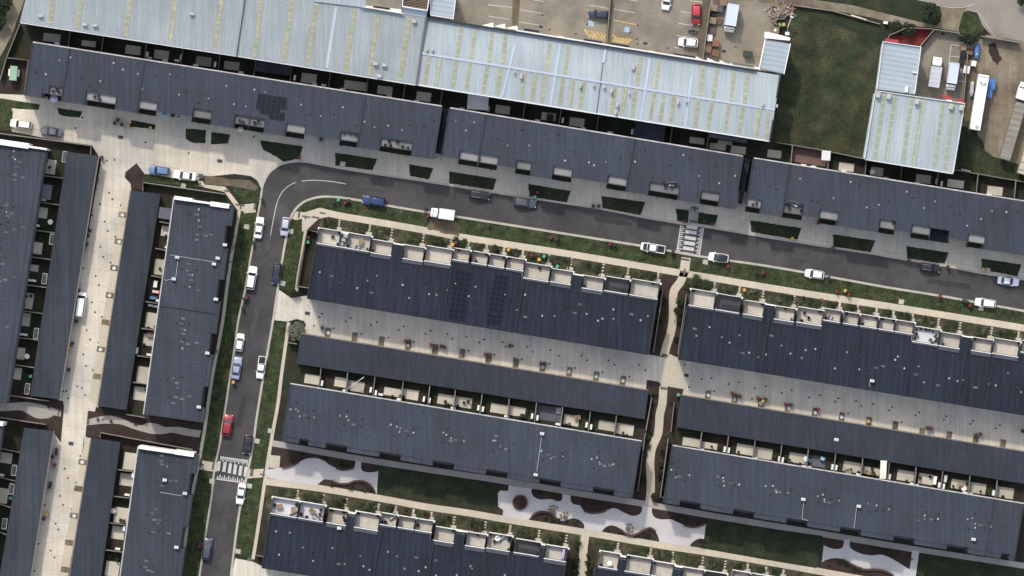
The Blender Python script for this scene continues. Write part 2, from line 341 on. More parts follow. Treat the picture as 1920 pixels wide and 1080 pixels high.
# front lawns along the north terrace (in front of every house)
def verge(name, z, *polys): return sheet(name, M['lawn'], z, *[rough(p, .5, 4) for p in polys])
for s in ('430 810 615 835 600 880 470 870 440 855', '985 900 1165 935 1160 970 975 950', '1395 965 1545 975 1540 1075 1440 1070 1390 1040', '1585 990 1725 1010 1710 1075 1580 1085'):
    verge('front_lawn', .05, QL(0, 0, s))
for s in ('30 -30 90 -20 355 18 320 115 290 115 205 135 160 100 50 40', '593 65 908 112 875 198 595 160', '1150 153 1330 183 1295 265 1155 240', '1450 205 1805 262 1780 345 1450 295'):
    verge('front_lawn', .05, QL(1, 1, s))
for s in ('122 300 440 352 410 443 130 393', '672 390 1000 435 965 533 680 483', '1230 485 1332 497 1320 590 1240 575', '1400 512 1545 535 1520 613 1390 598', '1785 572 2170 632 2140 718 1795 660'):
    verge('front_lawn', .05, QL(2, 1, s))
for s in ('487 677 805 725 770 812 490 770', '1038 765 1355 815 1325 898 1045 858', '1600 858 1900 905 1870 992 1605 943'):
    verge('front_lawn', .05, QL(3, 1, s))
# verge between main street and footpath, front gardens
FP = curve(PL('560 410 574 404 590 399 600 396 612 399 640 405 675 411 735 421 792 431 862 444 960 459.5 1060 475 1167 493 1277 512 1335 521 1440 539 1560 558 1665 574 1765 590 1920 615 1990 627'), 3)
i0 = min(range(len(SK)), key=lambda i: abs(SK[i][0] - 560) + abs(SK[i][1] - 388))
sheet('verge_grass', M['grass'], 0.03, SK[i0:] + list(reversed(FP[1:])))
sheet('dry_verge', M['drysoil'], 0.034, rough(QL(1, 1, '1300 555 1530 590 1525 690 1290 640'), 2, 5))
sheet('front_garden', M['gardensoil'], 0.0, FP[4:] + PL('1990 720 1290 600 1238 560 1236 530 590 470 596 424'))
sheet('front_garden_mulch', M['mulch'], 0.01, PL('574 420 600 405 604 406 596 430 578 430'), QL(2, 1, '1135 965 1250 985 1200 1080 1110 1070'), QL(2, 1, '1300 990 1330 1000 1310 1090 1240 1090'))
m = MB(); m.ribbon(FP, 12.5, -.02, .06); struct(m, 'footpath', M['path'])
# verges and footpaths of the side street
WP = curve(PL('452 394 447 425 437.5 477 428.5 540 422 592 413 645 403 695 394 752 386 810 374 875 362 935 351 1010 341 1080 338 1100'), 3)
EP1 = curve(PL('574 420 569 440 563 480 556 520 553 548'), 3); EP2 = curve(PL('538 604 533 642 525 700 518 757 508 812 496 885 485 960 476 1020 471 1048'), 3)
NW_ = NK[min(range(len(NK)), key=lambda i: abs(NK[i][0] - 482) + abs(NK[i][1] - 408)):]
sheet('verge_grass', M['grass'], 0.03, PL('470 398 480 400') + NW_ + list(reversed(WP)))
ie = min(range(len(SK)), key=lambda i: abs(SK[i][0] - 543) + abs(SK[i][1] - 414)); ia = min(range(len(SK)), key=lambda i: abs(SK[i][1] - 602)); ib = min(range(len(SK)), key=lambda i: abs(SK[i][1] - 1046)); ic = min(range(len(SK)), key=lambda i: abs(SK[i][1] - 543) + (SK[i][0] > 600) * 999)
sheet('verge_grass', M['grass'], 0.03, SK[ic:ie + 1] + PL('566 410') + EP1[1:], )
sheet('verge_grass', M['grass'], 0.03, SK[ib:ia + 1] + EP2)
for p in (WP,):
    m = MB(); m.ribbon(p, 12, -.02, .06); struct(m, 'footpath', M['path'])
for p in (EP1, EP2):
    m = MB(); m.ribbon(p, 12.5, -.02, .06); struct(m, 'footpath', M['path'])
sheet('corner_paving', M['path'], 0.064, QL(1, 1, '270 560 300 505 340 510 430 520 490 497 540 505 545 545 470 560 385 640 345 660 345 560 300 570'))
sheet('corner_paving', M['path'], 0.064, PL('371 339 380 340 384 346 422 350 432 362 449 384 478 381 480 398 458 400 456 396 446 395 421 360 376 350'))
sheet('brown_paving', M['mulch'], 0.045, PL('256 306 271 326 268 346 268 357 246 352 246 337 234 333 235 323'))
sheet('verge_grass', M['grass'], 0.045, PL('271 326 300 330 345 338 370 340 370 352 320 346 268 342'), PL('432 346 452 350 482 342 488 358 486 380 456 380 440 364'))
sheet('dry_verge', M['drysoil'], 0.048, rough(PL('383 328 430 336 468 338 484 350 480 356 440 350 384 345'), 1.0, 5))
sheet('garden_bed_ground', M['mulch'], -0.01, PL('428 385 447 396 400 700 372 790 385 560'), PL('362 850 374 870 330 1100 318 1100'))
# laneway side paths in the west
sheet('garden_bed_ground', M['mulch'], 0.03, PL('-10 735 60 742 118 752 120 762 114 830 100 810 -10 790'), PL('165 770 238 780 270 776 372 796 376 800 374 850 300 836 226 829 160 818'))
sheet('side_path', M['greypath'], 0.06, curve(QL(0, 2, '-20 862 80 862 200 855 300 872 390 898 460 922'), 5) + curve(QL(0, 2, '455 965 400 955 390 965 350 978 280 978 220 950 160 918 80 920 -20 925'), 5))
sheet('side_path', M['greypath'], 0.06, curve(QL(0, 2, '655 988 740 965 830 958 920 982 1000 1015 1060 1030 1110 1012 1180 1020 1240 1042 1340 1042 1440 1060 1510 1068'), 5) + curve(QL(0, 2, '1495 1120 1400 1108 1290 1085 1220 1095 1120 1090 1000 1056 900 1022 780 1018 700 1025 650 1030'), 5))
# centre paths between the blocks
sheet('garden_bed_ground', M['mulch'], 0.0, PL('1232 525 1262 510 1285 520 1298 545 1276 676 1214 664'), PL('1213 712 1236 716 1240 724 1252 724 1282 728 1262 840 1243 946 1188 934 1200 830'), PL('1070 1030 1098 1000 1120 1034 1112 1100 1060 1100'))
for s in (PL('1284 508 1276 528 1264 545 1262 565 1262 595 1258 622 1250 648 1245 668'), PL('1244 724 1242 756 1237 778 1234 812 1222 842 1219 870 1220 892 1220 920 1217 948'), PL('1098 1000 1094 1028 1093 1060 1090 1100')):
    m = MB(); m.ribbon(curve(s, 5), 15.5, -.02, .06); struct(m, 'centre_path', M['path'])
sheet('centre_crossing', M['path'], 0.035, PL('1252 662 1282 676 1284 730 1238 722'))
# park strip
sheet('park_bed_ground', M['mulch'], -0.01, PL('506 836 530 840 960 908 1215 950 1460 985 1990 1070 1990 1140 1440 1056 960 978 497 904'))
sheet('front_garden', M['gardensoil'], -0.01, PL('497 904 700 934 960 980 1240 1024 1440 1056 1990 1145 1990 1300 1100 1100 1090 1050 500 975'))
m = MB(); m.ribbon(curve(PL('511 831 600 847 680 861 800 880 960 904 1090 926 1210 945 1330 966 1440 984 1560 1004 1715 1030 1900 1058 1990 1072'), 3), 11.5, -.02, .05); struct(m, 'park_path', M['greypath'])
m = MB(); m.ribbon(curve(PL('498 903 595 915 710 934 797 950 880 962 960 976 1097 998 1235 1022 1310 1033 1440 1054 1540 1072 1640 1090 1990 1150'), 3), 12.5, -.02, .05); struct(m, 'park_path', M['path'])
lawns = [QL(1, 3, '925 248 1830 398 1830 430 1840 450 1815 500 1815 560 1800 600 940 468 908 462'), QL(2, 3, '1455 652 1930 722 2330 780 2330 850 2325 970 2280 1020 1930 962 1440 875 1445 790'), QL(3, 3, '1135 905 1950 1030 1950 1120 1110 1100')]
for p in lawns: sheet('lawn', M['lawn'], 0.03, p)
pz1 = curve(QL(1, 3, '90 345 60 310 90 282 185 268 240 262 290 250 330 222 380 200 440 195 500 210 550 245 610 272 680 280 730 268 745 240 745 212'), 4) + curve(QL(1, 3, '790 220 788 265 800 292 850 303 900 298 918 290'), 4) + curve(QL(1, 3, '905 468 890 440 850 395 800 372 740 370 690 388 620 388 560 362 510 356 470 388 450 405'), 4)
pz2 = QL(2, 3, '-90 440 -30 442 -24 398') + curve(QL(2, 3, '150 425 145 450 165 487 210 506 270 503 300 505 340 520 372 510 378 465'), 4) + curve(QL(2, 3, '440 475 440 515 460 540 510 552 540 590 600 606 670 600 720 577 780 574 840 604 900 628 950 620 974 590 975 550'), 4) + curve(QL(2, 3, '1050 565 1050 605 1070 640 1120 655 1190 655 1240 675 1300 702 1380 710 1455 685'), 4) + \
    curve(QL(2, 3, '1440 802 1395 802 1350 830 1330 862'), 4) + curve(QL(2, 3, '1106 826 1095 780 1070 742 1030 722 980 735 930 765 885 772 840 745 790 712 740 700 695 720 668 756'), 4) + curve(QL(2, 3, '540 728 540 695 505 660 450 648 400 665 350 662 310 620 250 602 190 608 150 630 120 665'), 4) + QL(2, 3, '-20 642 -70 630 -66 584 -105 560 -105 460')
pz3 = curve(QL(3, 3, '418 848 460 868 520 878 560 862 572 800'), 4) + curve(QL(3, 3, '615 808 614 860 650 892 720 918 790 925 850 920 920 945 1000 992 1062 1030'), 4) + QL(3, 3, '1082 885 1135 895 1105 1100 960 1100') + curve(QL(3, 3, '940 1075 880 1042 800 1030 720 1030 640 998 560 955 500 945 440 958 404 976'), 4)
for p in (pz1, pz2, pz3): sheet('plaza', M['plaza'], 0.04, p)
sheet('pebble_pad', M['path'], 0.05, QL(1, 3, '105 172 182 180 175 270 98 268'))
# plaza joints: dark slot drains
m = MB()
for c, r, s in ((1, 3, '607 272 590 388'), (1, 3, '710 275 692 382'), (1, 3, '808 296 796 372'), (2, 3, '250 505 234 602'), (2, 3, '350 520 338 640'), (2, 3, '452 540 435 648'), (2, 3, '548 598 537 690'), (3, 3, '538 876 524 946'), (3, 3, '638 888 626 990'), (3, 3, '738 918 722 1028')):
    m.ribbon(QL(c, r, s), 1.6, .03, .052)
struct(m, 'plaza_joint', M['drain'])
sheet('crossing_path', M['path'], 0.062, PL('376 863 409 868 406 885 373 880'), PL('467 880 495 879 493 895 464 897'), PL('1278 482 1295 484 1292 510 1274 507'))
sheet('crossing_path', M['greypath'], 0.062, PL('1292 390 1309 393 1306 422 1290 419'))
# kerbs
m = MB(); m.ribbon([(p[0], p[1]) for p in NK], 3.6, -.02, .11); m.ribbon(SK, 4.2, -.02, .13); struct(m, 'kerb', M['kerb'])
m = MB(); m.ribbon(curve(PL('1755 9 1775 13 1800 14 1815 12 1828 8'), 4), 1.6, 0, .08); m.ribbon(PL('1832 20 1842 34 1852 50 1866 68'), 1.2, 0, .06); struct(m, 'kerb', M['kerb'])
# painted markings
m = MB(); m.ribbon(curve(QL(1, 1, '90 795 108 690 120 620 150 470 172 405 205 350 255 308 310 285 370 275 440 272 560 280 675 300'), 4), 1.3, .0, .012)
struct(m, 'centre_line_marking', M['marking'])
def crossing(c, r, bars, bw, bl, lines, deg):
    m = MB()
    for x, y in bars: m.prism(rectc(Q(c, r, x, y), bw, bl, deg), 0, .014)
    for a, b, sg in lines:
        A = Q(c, r, *a); B = Q(c, r, *b); m.ribbon([A, B], 2.0, 0, .014)
        n = 14; d = ((B[0] - A[0]), (B[1] - A[1])); L_ = math.hypot(*d); nx, ny = -d[1] / L_ * sg, d[0] / L_ * sg
        for i in range(n):
            t = (i + .5) / n; ln = 7.5 if i % 2 else 4.5; p = (A[0] + d[0] * t + nx * 1.1, A[1] + d[1] * t + ny * 1.1)
            m.ribbon([p, (p[0] + nx * ln, p[1] + ny * ln)], 2.1, 0, .014)
    return struct(m, 'crossing_marking', M['marking'])
crossing(2, 1, [(1349, 625), (1343, 662), (1337, 705), (1330, 745), (1323, 785), (1316, 828)], 21, 6.5, [((1266, 608), (1234, 820), -1), ((1436, 632), (1403, 843), 1)], 8.5)
crossing(0, 3, [(1640, 255), (1683, 262), (1724, 272), (1763, 280), (1803, 290), (1842, 297)], 6.0, 18.5, [((1652, 186), (1862, 216), 1), ((1622, 352), (1852, 385), -1)], 8.5)
m = MB()
for c, r, s in ((2, 0, '160 -2 240 12|65 75 230 100|50 165 205 188|575 38 740 65|762 68 920 95|880 -2 940 10|1265 88 1415 105|1250 175 1400 200|1235 265 1390 290|1215 355 1290 368|1335 5 1445 20'), (1, 0, '1740 35 1920 55|1740 120 1900 145'), (3, 0, '1375 330 1355 480|1370 333 1450 343|1368 420 1480 432|1410 515 1480 525|1395 602 1490 614')):
    for q in s.split('|'): m.ribbon(QL(c, r, q), 1.1, .02, .036)
struct(m, 'parking_marking', M['marking'])
m = MB()
for i in range(7): a = 545 + i * 24; m.ribbon(QL(2, 0, '%f %f %f %f' % (a, 222 + i * 4, a + 42, 284 + i * 6)), 2.4, .02, .036)
for i in range(7): a = 790 + i * 18; m.ribbon(QL(2, 0, '%f %f %f %f' % (a, 268 + i * 4, a - 40, 312 + i * 3)), 2.4, .02, .036)
m.ribbon(QL(2, 0, '755 150 935 185'), 1.6, .02, .036); m.ribbon(QL(2, 0, '745 265 900 292'), 1.6, .02, .036)
struct(m, 'hatched_marking', M['yellowmark'])
m = MB(); mw = MB()
for x, y in ((594, 178), (860, 222)):
    m.prism(rectc(Q(2, 0, x, y), 10.5, 9.5, 9), .02, .034)
    f = Frame(Q(2, 0, x, y), 9)
    ring = [f.P(-.3 + 2.1 * math.cos(t), 1.2 + 2.1 * math.sin(t)) for t in [i * .45 - .9 for i in range(11)]]
    mw.ribbon(ring, .8, .02, .046); mw.prism(rectc(f.P(-.6, -3.4), 1.3, 1.3, 9), .02, .046)
    mw.ribbon([f.P(-.6, -2.4), f.P(-.3, .2), f.P(1.6, .4), f.P(2.4, 2.6)], .8, .02, .048)
struct(m, 'disabled_bay_marking', M['bluemark']); struct(mw, 'disabled_symbol_marking', M['marking'])
# tactile pads at the ramps
m = MB(); TP = [0]
for c, r, x, y, w, h in ((1, 1, 322, 532, 4, 11), (2, 1, 1300, 867, 15, 4), (2, 1, 1293, 962, 14, 3), (2, 1, 1293, 960, 3, 13), (0, 3, 1506, 240, 4, 13), (0, 3, 1512, 243, 9, 3), (0, 3, 1598, 256, 3.5, 14), (0, 3, 1888, 305, 6, 14), (1, 3, 48, 318, 9, 3), (1, 3, 56, 315, 3, 13), (0, 3, 1875, 958, 10, 4), (2, 1, 1360, 580, 14, 5), (2, 1, 1370, 480, 13, 3), (2, 1, 1372, 488, 3, 9), (2, 2, 1147, 503, 12, 4), (2, 2, 1140, 752, 12, 4), (2, 2, 1120, 752, 3, 4), (1, 1, 375, 545, 15, 3), (1, 1, 372, 550, 3, 7), (1, 1, 500, 518, 11, 3), (1, 1, 445, 550, 14, 3), (0, 1, 1500, 305, 3, 9), (0, 1, 1503, 315, 9, 3), (0, 1, 1705, 352, 12, 3), (0, 1, 1800, 458, 18, 3), (0, 1, 1806, 470, 3, 9), (0, 1, 1912, 470, 4, 12), (0, 2, 440, 932, 3, 12), (0, 2, 660, 1005, 5, 9), (0, 1, 1506, 240, 10, 4),):
    TP[0] += 1; m.prism(rectc(Q(c, r, x, y), w, h, 9.2), .02, .125 + .0015 * TP[0])
struct(m, 'tactile_paving', M['tactile'])

# ---------------------------------------------------------------- buildings
def base_of(pts, h=0):
    c = (sum(p[0] for p in pts) / len(pts), sum(p[1] for p in pts) / len(pts)); q = W(c, 0); return Vector((q.x, q.y, 0))
VENT = {}
M['ventpale'] = mat('pale_vent', (.225, .23, .24), .05, .05, .6, objvar=.5); M['ventgrey'] = mat('grey_vent', (.075, .08, .09), .05, .05, .6, objvar=.3)
def cpart(polys, zb, zt, name, mt, par):
    for q in polys:
        m = MB(); m.prism(q, zb, zt); wpart(m, name, mt, par)
def vent_mesh(kind):
    if kind in VENT: return VENT[kind]
    m = MB()
    if kind == 'pale':
        m.box((0, 0, .02), (.30, .36, .04)); m.tube((0, 0, .04), (0, 0, .2), .09, 8); m.tube((0, 0, .2), (0, 0, .24), .14, 8); mt = M['ventpale']
    elif kind == 'flat':
        m.box((0, 0, .025), (.75, .42, .05)); m.box((0, 0, .06), (.4, .25, .03)); mt = M['ventgrey']
    elif kind == 'big':
        m.tube((0, 0, 0), (0, 0, .5), .3, 10); m.tube((0, 0, .5), (0, 0, .75), .42, 10, .3); mt = M['lightgrey']
    else:
        m.box((0, 0, .02), (.3, .3, .04)); m.tube((0, 0, .04), (0, 0, .2), .12, 8); m.tube((0, 0, .2), (0, 0, .27), .17, 8, .1); mt = M['bindark']
    me = m.build('roof_vent', mt, origin=(0, 0, 0)); d = me.data; bpy.data.objects.remove(me); VENT[kind] = d; return d
def vent(par, p, z, kind='pale', rz=None):
    o = bpy.data.objects.new('roof_vent', vent_mesh(kind)); COL.objects.link(o); o.parent = par
    o.location = W(p, z) - ORIG[par.name]; o.rotation_euler = (0, 0, angw(9.2) if rz is None else rz)
def roof_slab(polys, z, mat, par, name='roof', th=.22):
    m = MB()
    for p in polys: m.prism(p, lambda q: z(q) - th, z)
    return wpart(m, name, mat, par)
def seg_clip(segs, a, b): return [(max(s[0], a), min(s[1], b), s[2]) for s in segs if s[1] > a + .5 and s[0] < b - .5]

M['balconyw'] = mat('balcony_floor_pale', (.22, .215, .21), .1, .08, .8, s1=.5); M['flash'] = mat('grey_flashing', (.050, .057, .068), .08, .1, .6)
def wins(t, q, zb, zt, href):
    m = MB(); m.prism(q, zb, zt, href); wpart(m, 'window', M['glass'], t)
def north_row(label, F, segs, seams, h=6.7, vents=14):
    s0, s1 = segs[0][0], segs[-1][1]
    z = lambda p: h + .05 * F.inv(p)[1] * .1
    t = wthing('townhouse_row', base_of(F.rect(s0, s1, 0, 95)), label, 'townhouses', 'long dark roofed townhouse rows')
    front = {'R': 100, 'r': 90.5, 'b': 74, 'w': 74, 'p': 76}
    cuts = [s0] + seams + [s1]
    for a, b in zip(cuts, cuts[1:]):
        roof_slab([F.rect(x0, x1, 0, front[k]) for x0, x1, k in seg_clip(segs, a, b)], z, M['roof'], t)
    m = MB()
    for i, (a, b, k) in enumerate(segs):
        e0 = a + (1.5 if i == 0 else 0); e1 = b - (1.5 if i == len(segs) - 1 else 0)
        m.prism(F.rect(e0, e1, 1.5, front[k] - 1.5), -.1, lambda q: z(q) - .22)
    wpart(m, 'wall', M['facade'], t)
    cpart([F.rect(min(max(a, s0 + .6), s1 - .6) - .8, min(max(a, s0 + .6), s1 - .6) + .8, 0, 99) for a in cuts], lambda q: z(q) - .01, lambda q: z(q) + .2, 'capping', M['cap'], t)
    cpart([F.rect(a + .2, a + 1.0, 78, 99.5 if k == 'R' else 90) for a, b, k in segs if k in 'Rr'] + [F.rect(b - 1.0, b - .2, 78, 99.5 if k == 'R' else 90) for a, b, k in segs if k in 'Rr'], lambda q: z(q) - .01, lambda q: z(q) + .07, 'barge_trim', M['cap'], t)
    m = MB()
    m.prism(F.rect(s0 + 1.7, s1 - 1.7, -2.3, -.05), lambda q: z(q) - .16, lambda q: z(q) + .05)
    wpart(m, 'gutter', M['gutter'], t)
    for a, b, k in segs:
        if k in 'bw':
            mb = MB(); mb.prism(F.rect(a + .4, b - .4, 74, 91), 6.2, 6.5)
            o = wpart(mb, 'balcony', M['balconyw'] if k == 'w' else M['balcony'], t)
            rb = MB()
            for q in (F.rect(a + .4, b - .4, 89.4, 91), F.rect(a + .4, a + 1.6, 74, 89.3), F.rect(b - 1.6, b - .4, 74, 89.3)): rb.prism(q, 6.5, 6.75)
            wpart(rb, 'balustrade', M['flash'], o)
            mb = MB(); mb.prism(F.rect(a + .6, b - .6, 74, 86), -.1, 6.2); wpart(mb, 'wall', M['facade'], t)
            gd = F.rect(a + 4, b - 6, 73.2, 73.9); None
        elif k == 'p':
            mb = MB(); mb.prism(F.rect(a + .4, b - .4, 76, 100), 4.0, 4.12); wpart(mb, 'awning', M['roofA'], t)
            mb = MB(); mb.prism(F.rect(a + .4, b - .4, 76, 92), -.1, 3.3); wpart(mb, 'balcony', M['balcony'], t)
            mb = MB()
            for q in (a + 1.5, b - 1.5): mb.tube(W(F.P(q, 98), 0), Vector((*W(F.P(q, 98), 0)[:2], 4.0)), .08)
            wpart(mb, 'post', M['black'], t)
        elif k == 'r':
            wins(t, F.rect(a + 3, b - 3, 88.8, 89.4), .9, 2.2, 2.0); pass
        else:
            wins(t, F.rect(a + 5, b - 5, 98.3, 99.0), 1.0, 2.3, 2.0); wins(t, F.rect(a + 5, b - 5, 98.3, 99.0), 4.2, 5.6, 5.0)
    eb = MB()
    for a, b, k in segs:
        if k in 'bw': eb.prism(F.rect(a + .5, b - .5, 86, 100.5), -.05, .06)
    struct(eb, 'entry_bed_shade_ground', M['yard'])  # bed ground as a dark sheet, standing in for deep shade below the balconies
    rr = random.Random(int(s1 * 10)); n = int((s1 - s0) / 21)
    for i in range(n):
        s = s0 + (i + .2 + .6 * rr.random()) * (s1 - s0) / n; tt = rr.choice([rr.uniform(14, 30), rr.uniform(34, 64), rr.uniform(40, 66)])
        p = F.P(s, tt); vent(t, p, z(p), rr.choice(['pale', 'pale', 'dark', 'dark']))
    return t, z
FN1 = Frame((62, 80), 8.9); FN2 = Frame((842, 203), 9.35); FN3 = Frame((1412, 297), 9.05)
SN1 = [(-2, 31, 'R'), (31, 43, 'r'), (43, 69, 'b'), (69, 113, 'R'), (113, 171, 'b'), (171, 212, 'R'), (212, 249, 'b'), (249, 316, 'r'), (316, 352, 'b'), (352, 395, 'R'), (395, 423, 'b'), (423, 453, 'b'), (453, 493, 'R'), (493, 530, 'w'), (530, 596, 'r'), (596, 630, 'b'), (630, 672, 'R'), (672, 733, 'b'), (733, 777, 'R')]
SN2 = [(0, 33, 'r'), (33, 70, 'b'), (70, 107, 'w'), (107, 141, 'r'), (141, 170, 'b'), (170, 211, 'R'), (211, 248, 'w'), (248, 315, 'r'), (315, 352, 'b'), (352, 394, 'R'), (394, 451, 'b'), (451, 492, 'R'), (492, 528, 'b'), (528, 560, 'R')]
SN3 = [(0, 29, 'w'), (29, 70, 'R'), (70, 108, 'b'), (108, 139, 'r'), (139, 175, 'b'), (175, 253, 'R'), (253, 283, 'b'), (283, 314, 'r'), (314, 350, 'b'), (350, 386, 'p'), (386, 421, 'r'), (421, 454, 'b'), (454, 600, 'R')]
N1, zN1 = north_row('dark townhouse row at the upper left with a solar array above its balconies', FN1, SN1, [69, 212, 631])
N2, zN2 = north_row('middle dark townhouse row of the top street, directly below the ribbed pale warehouse', FN2, SN2, [70, 353])
N3, zN3 = north_row('dark townhouse row at the right end of the top street', FN3, SN3, [70])
# narrow lane gates between the rows
for F, s, n in ((FN1, 780, 1), (FN2, 563, 2)):
    m = MB(); m.prism(F.rect(s, s + 9, 2, 88), 2.6, 2.7); 
    o = m.build('side_passage_roof', M['roof']); tag(o, 'narrow dark roofed passage between the %s rows of the top street' % ('first and second' if n == 1 else 'second and third'), 'passage roof', 'passages between townhouse rows')
# solar array
def solar(par, F, s0, s1, n, t0, t1, m_, z, skip=()):
    ds = (s1 - s0) / n; dt = (t1 - t0) / m_
    for i in range(n):
        for j in range(m_):
            if (i, j) in skip: continue
            mb = MB(); q = F.rect(s0 + i * ds + .35, s0 + (i + 1) * ds - .35, t0 + j * dt + .35, t0 + (j + 1) * dt - .35)
            mb.prism(q, lambda p: z(p) + .08, lambda p: z(p) + .14)
            o = wpart(mb, 'solar_panel', M['panel0'], par)
            fr = MB(); e = [q[0], q[1], q[2], q[3], q[0]]
            for a, b in zip(e, e[1:]):
                fr.prism([a, b, (b[0] * .93 + sum(p[0] for p in q) / 4 * .07, b[1] * .93 + sum(p[1] for p in q) / 4 * .07), (a[0] * .93 + sum(p[0] for p in q) / 4 * .07, a[1] * .93 + sum(p[1] for p in q) / 4 * .07)], lambda p: z(p) + .1, lambda p: z(p) + .16)
            wpart(fr, 'frame', M['panelframe'], o)
M['panel0'] = mat('solar_cell_plain', (.005, .007, .015), .1, .1, .4, spec=.2); M['panelframe'] = mat('solar_frame', (.036, .042, .055), .05, .05, .6)
solar(N1, FN1, 431, 487, 6, 28, 72, 6, zN1, skip={(0, 5), (0, 4), (1, 5), (5, 3), (2, 5)})

def terrace_row(label, F, L, terr, gaps, seams, h=6.6, depth=105, dx=0, nv=30, seed=1):
    """row whose roof falls to the rear lane (b = 0) with roof terraces on the garden side"""
    z = lambda p: h + .05 * (-F.inv(p)[1]) * .1
    R_ = lambda a, b, t0, t1: F.rect(a, b, -t0, -t1)
    t = wthing('terrace_row', base_of(R_(0, L, 0, 120)), label, 'terraced houses', 'dark roofed rows with roof terraces')
    cuts = [0] + seams + [L]; top = []
    ed = [(a, b, lo) for a, b, lo, hi, k in terr] + [(a, b, hi) for a, b, hi in gaps]; ed.sort()
    xs = [dx - 5]
    full = []
    cur = -5
    for a, b, lo in ed:
        if a > cur: full.append((cur, a, lo))
        full.append((a, b, lo)); cur = b
    if cur < L: full.append((cur, L, 105))
    for a, b in zip(cuts, cuts[1:]):
        a_ = a if a else -5
        roof_slab([R_(x0, x1, 0, lo) for x0, x1, lo in seg_clip(full, a_, b)], z, M['roofA'], t)
    m = MB(); m.prism(R_(-3.5, L - 1.5, 1.5, depth - 6), -.1, lambda q: z(q) - .22); wpart(m, 'wall', M['facadel'], t)
    for a in cuts:
        a2 = -4.0 if a == 0 else (L - 1 if a == L else a)
        cpart([R_(a2 - .9, a2 + .9, 0, 103)], lambda q: z(q) - .01, lambda q: z(q) + .25, 'capping', M['cap'], t)
    for a, b, lo, hi, k in terr: cpart([R_(a - 1, b + 1, lo - (8.5 if 'g' in k else 5.0), lo - 1.5)], lambda q: z(q) - .01, lambda q: z(q) + .15, 'flashing', M['flash'], t)
    for a, b, lo, hi, k in terr:
        fl = MB(); fl.prism(R_(a, b, lo + .1, hi), 3.3, 3.6)
        fm = M['terrace']
        if 'w' in k: fm = M['terracew']
        if 'd' in k: fm = M['patiodark']
        o = wpart(fl, 'terrace', fm, t)
        if 'x' in k:
            for i in range(3): u_ = MB(); p = W(F.P(a + 4 + i * 3, -(lo + 5 + i * 8)), 3.6); u_.box((p.x, p.y, p.z + .45), (.8, .6, .9), angw(9.2)); wpart(u_, 'air_conditioner', M['grey'], o)
            wb = MB(); wb.prism(R_(a - .2, b + .2, lo + 24, hi), 3.6, 4.6); wpart(wb, 'parapet', M['cream'], o); wb = MB(); wb.prism(R_(a - .8, b + .8, depth - 8, hi - .8), -.1, 3.3); wpart(wb, 'wall', M['cream'], t); cp = MB(); cp.prism(R_(a - 1, b + 1, lo - 1.4, lo - .1), lambda q: z(q) - .02, lambda q: z(q) + .13); wpart(cp, 'coping', M['white'], o)
            continue
        pw = MB()
        pw.prism(R_(a - 1, b + 1, hi - 1.2, hi), 3.6, 4.65)
        wpart(pw, 'parapet', M['white'], o)
        for x0_, x1_ in ((a - 1, a - .1), (b + .1, b + 1)): pw = MB(); pw.prism(R_(x0_, x1_, lo + .2, hi - 1.3), 3.6, 5.2); wpart(pw, 'side_wall', M['flash'], o)  # side walls dark grey rather than white, their shade put into the colour
        ps = MB(); ps.prism(R_(b + 1.1, b + 4.0, hi - 3.5, hi + .4), 3.0, 4.72)
        if 'a' in k: ps.prism(R_(a - 3.6, a - 1.1, hi - 3.5, hi + .4), 3.0, 4.72)
        wpart(ps, 'pier', M['white'], o)
        cp = MB(); cp.prism(R_(a - 1.5, b + 1.5, lo - 1.4, lo - .1), lambda q: z(q) - .02, lambda q: z(q) + .14); wpart(cp, 'coping', M['white'], o)
        wb = MB(); wb.prism(R_(a - .8, b + .8, depth - 8, hi - .8), -.1, 3.3); wpart(wb, 'wall', M['cream'], t)
        gl = MB(); gl.prism(R_(a + 5, b - 4, lo + .3, lo + .8), 3.6, 5.7, 5); wpart(gl, 'glass_door', M['glass'], o)
        if 'd' in k:
            pg = MB()
            for i in range(12): pg.prism(R_(a + 2 + i * (b - a - 5) / 11.5, a + 3.5 + i * (b - a - 5) / 11.5, lo + 2, hi - 3), 5.6, 5.75)
            for q in (lo + 3, hi - 4): pg.prism(R_(a + 1, b - 1, q, q + 1), 5.4, 5.59)
            wpart(pg, 'pergola', M['black'], o)
        hd = MB(); hd.prism(R_(a + 1.5, b - 1.5, lo - 1, lo), 3.4, 3.5)
    for a, b, hi in gaps:
        w = MB(); w.prism(R_(a, b, hi + .1, hi + 6), 5.2, 5.5); wpart(w, 'porch_roof', M['roofA'], t)
        w = MB(); w.prism(R_(a, b, depth - 10, hi - .5), -.1, lambda q: z(q) - .23); w.prism(R_(a, b, hi - .4, hi + 5.5), -.1, 5.2); wpart(w, 'wall', M['cream'], t)
        w = MB(); w.prism(R_(a + .6, b - .6, hi + 4.0, hi + 6.2), 5.3, 5.62); wpart(w, 'coping', M['white'], t)
    ng = int(L / 50)
    for i in range(ng):
        gd = MB(); gd.prism(R_((i + .2) * L / ng, (i + .8) * L / ng, .9, 1.45), 0, 2.3, 2.2); wpart(gd, 'garage_door', M['grey'], t)
        for u_ in (.25, .6): wins(t, R_((i + u_) * L / ng, (i + u_ + .18) * L / ng, 1.0, 1.45), 3.9, 5.2, 4.6)
    rr = random.Random(seed)
    for i in range(nv):
        s = 8 + (i + rr.random()) * (L - 16) / nv; tt = rr.uniform(28, 74); p = F.P(s, -tt)
        vent(t, p, z(p), rr.choice(['pale', 'pale', 'pale', 'dark', 'flat']))
    return t, z
FA = Frame((580, 561), 9.35); FC = Frame((1276, 675), 9.2); FD = Frame((495, 1066), 9.35); FE = Frame((1104, 1166), 9.25)
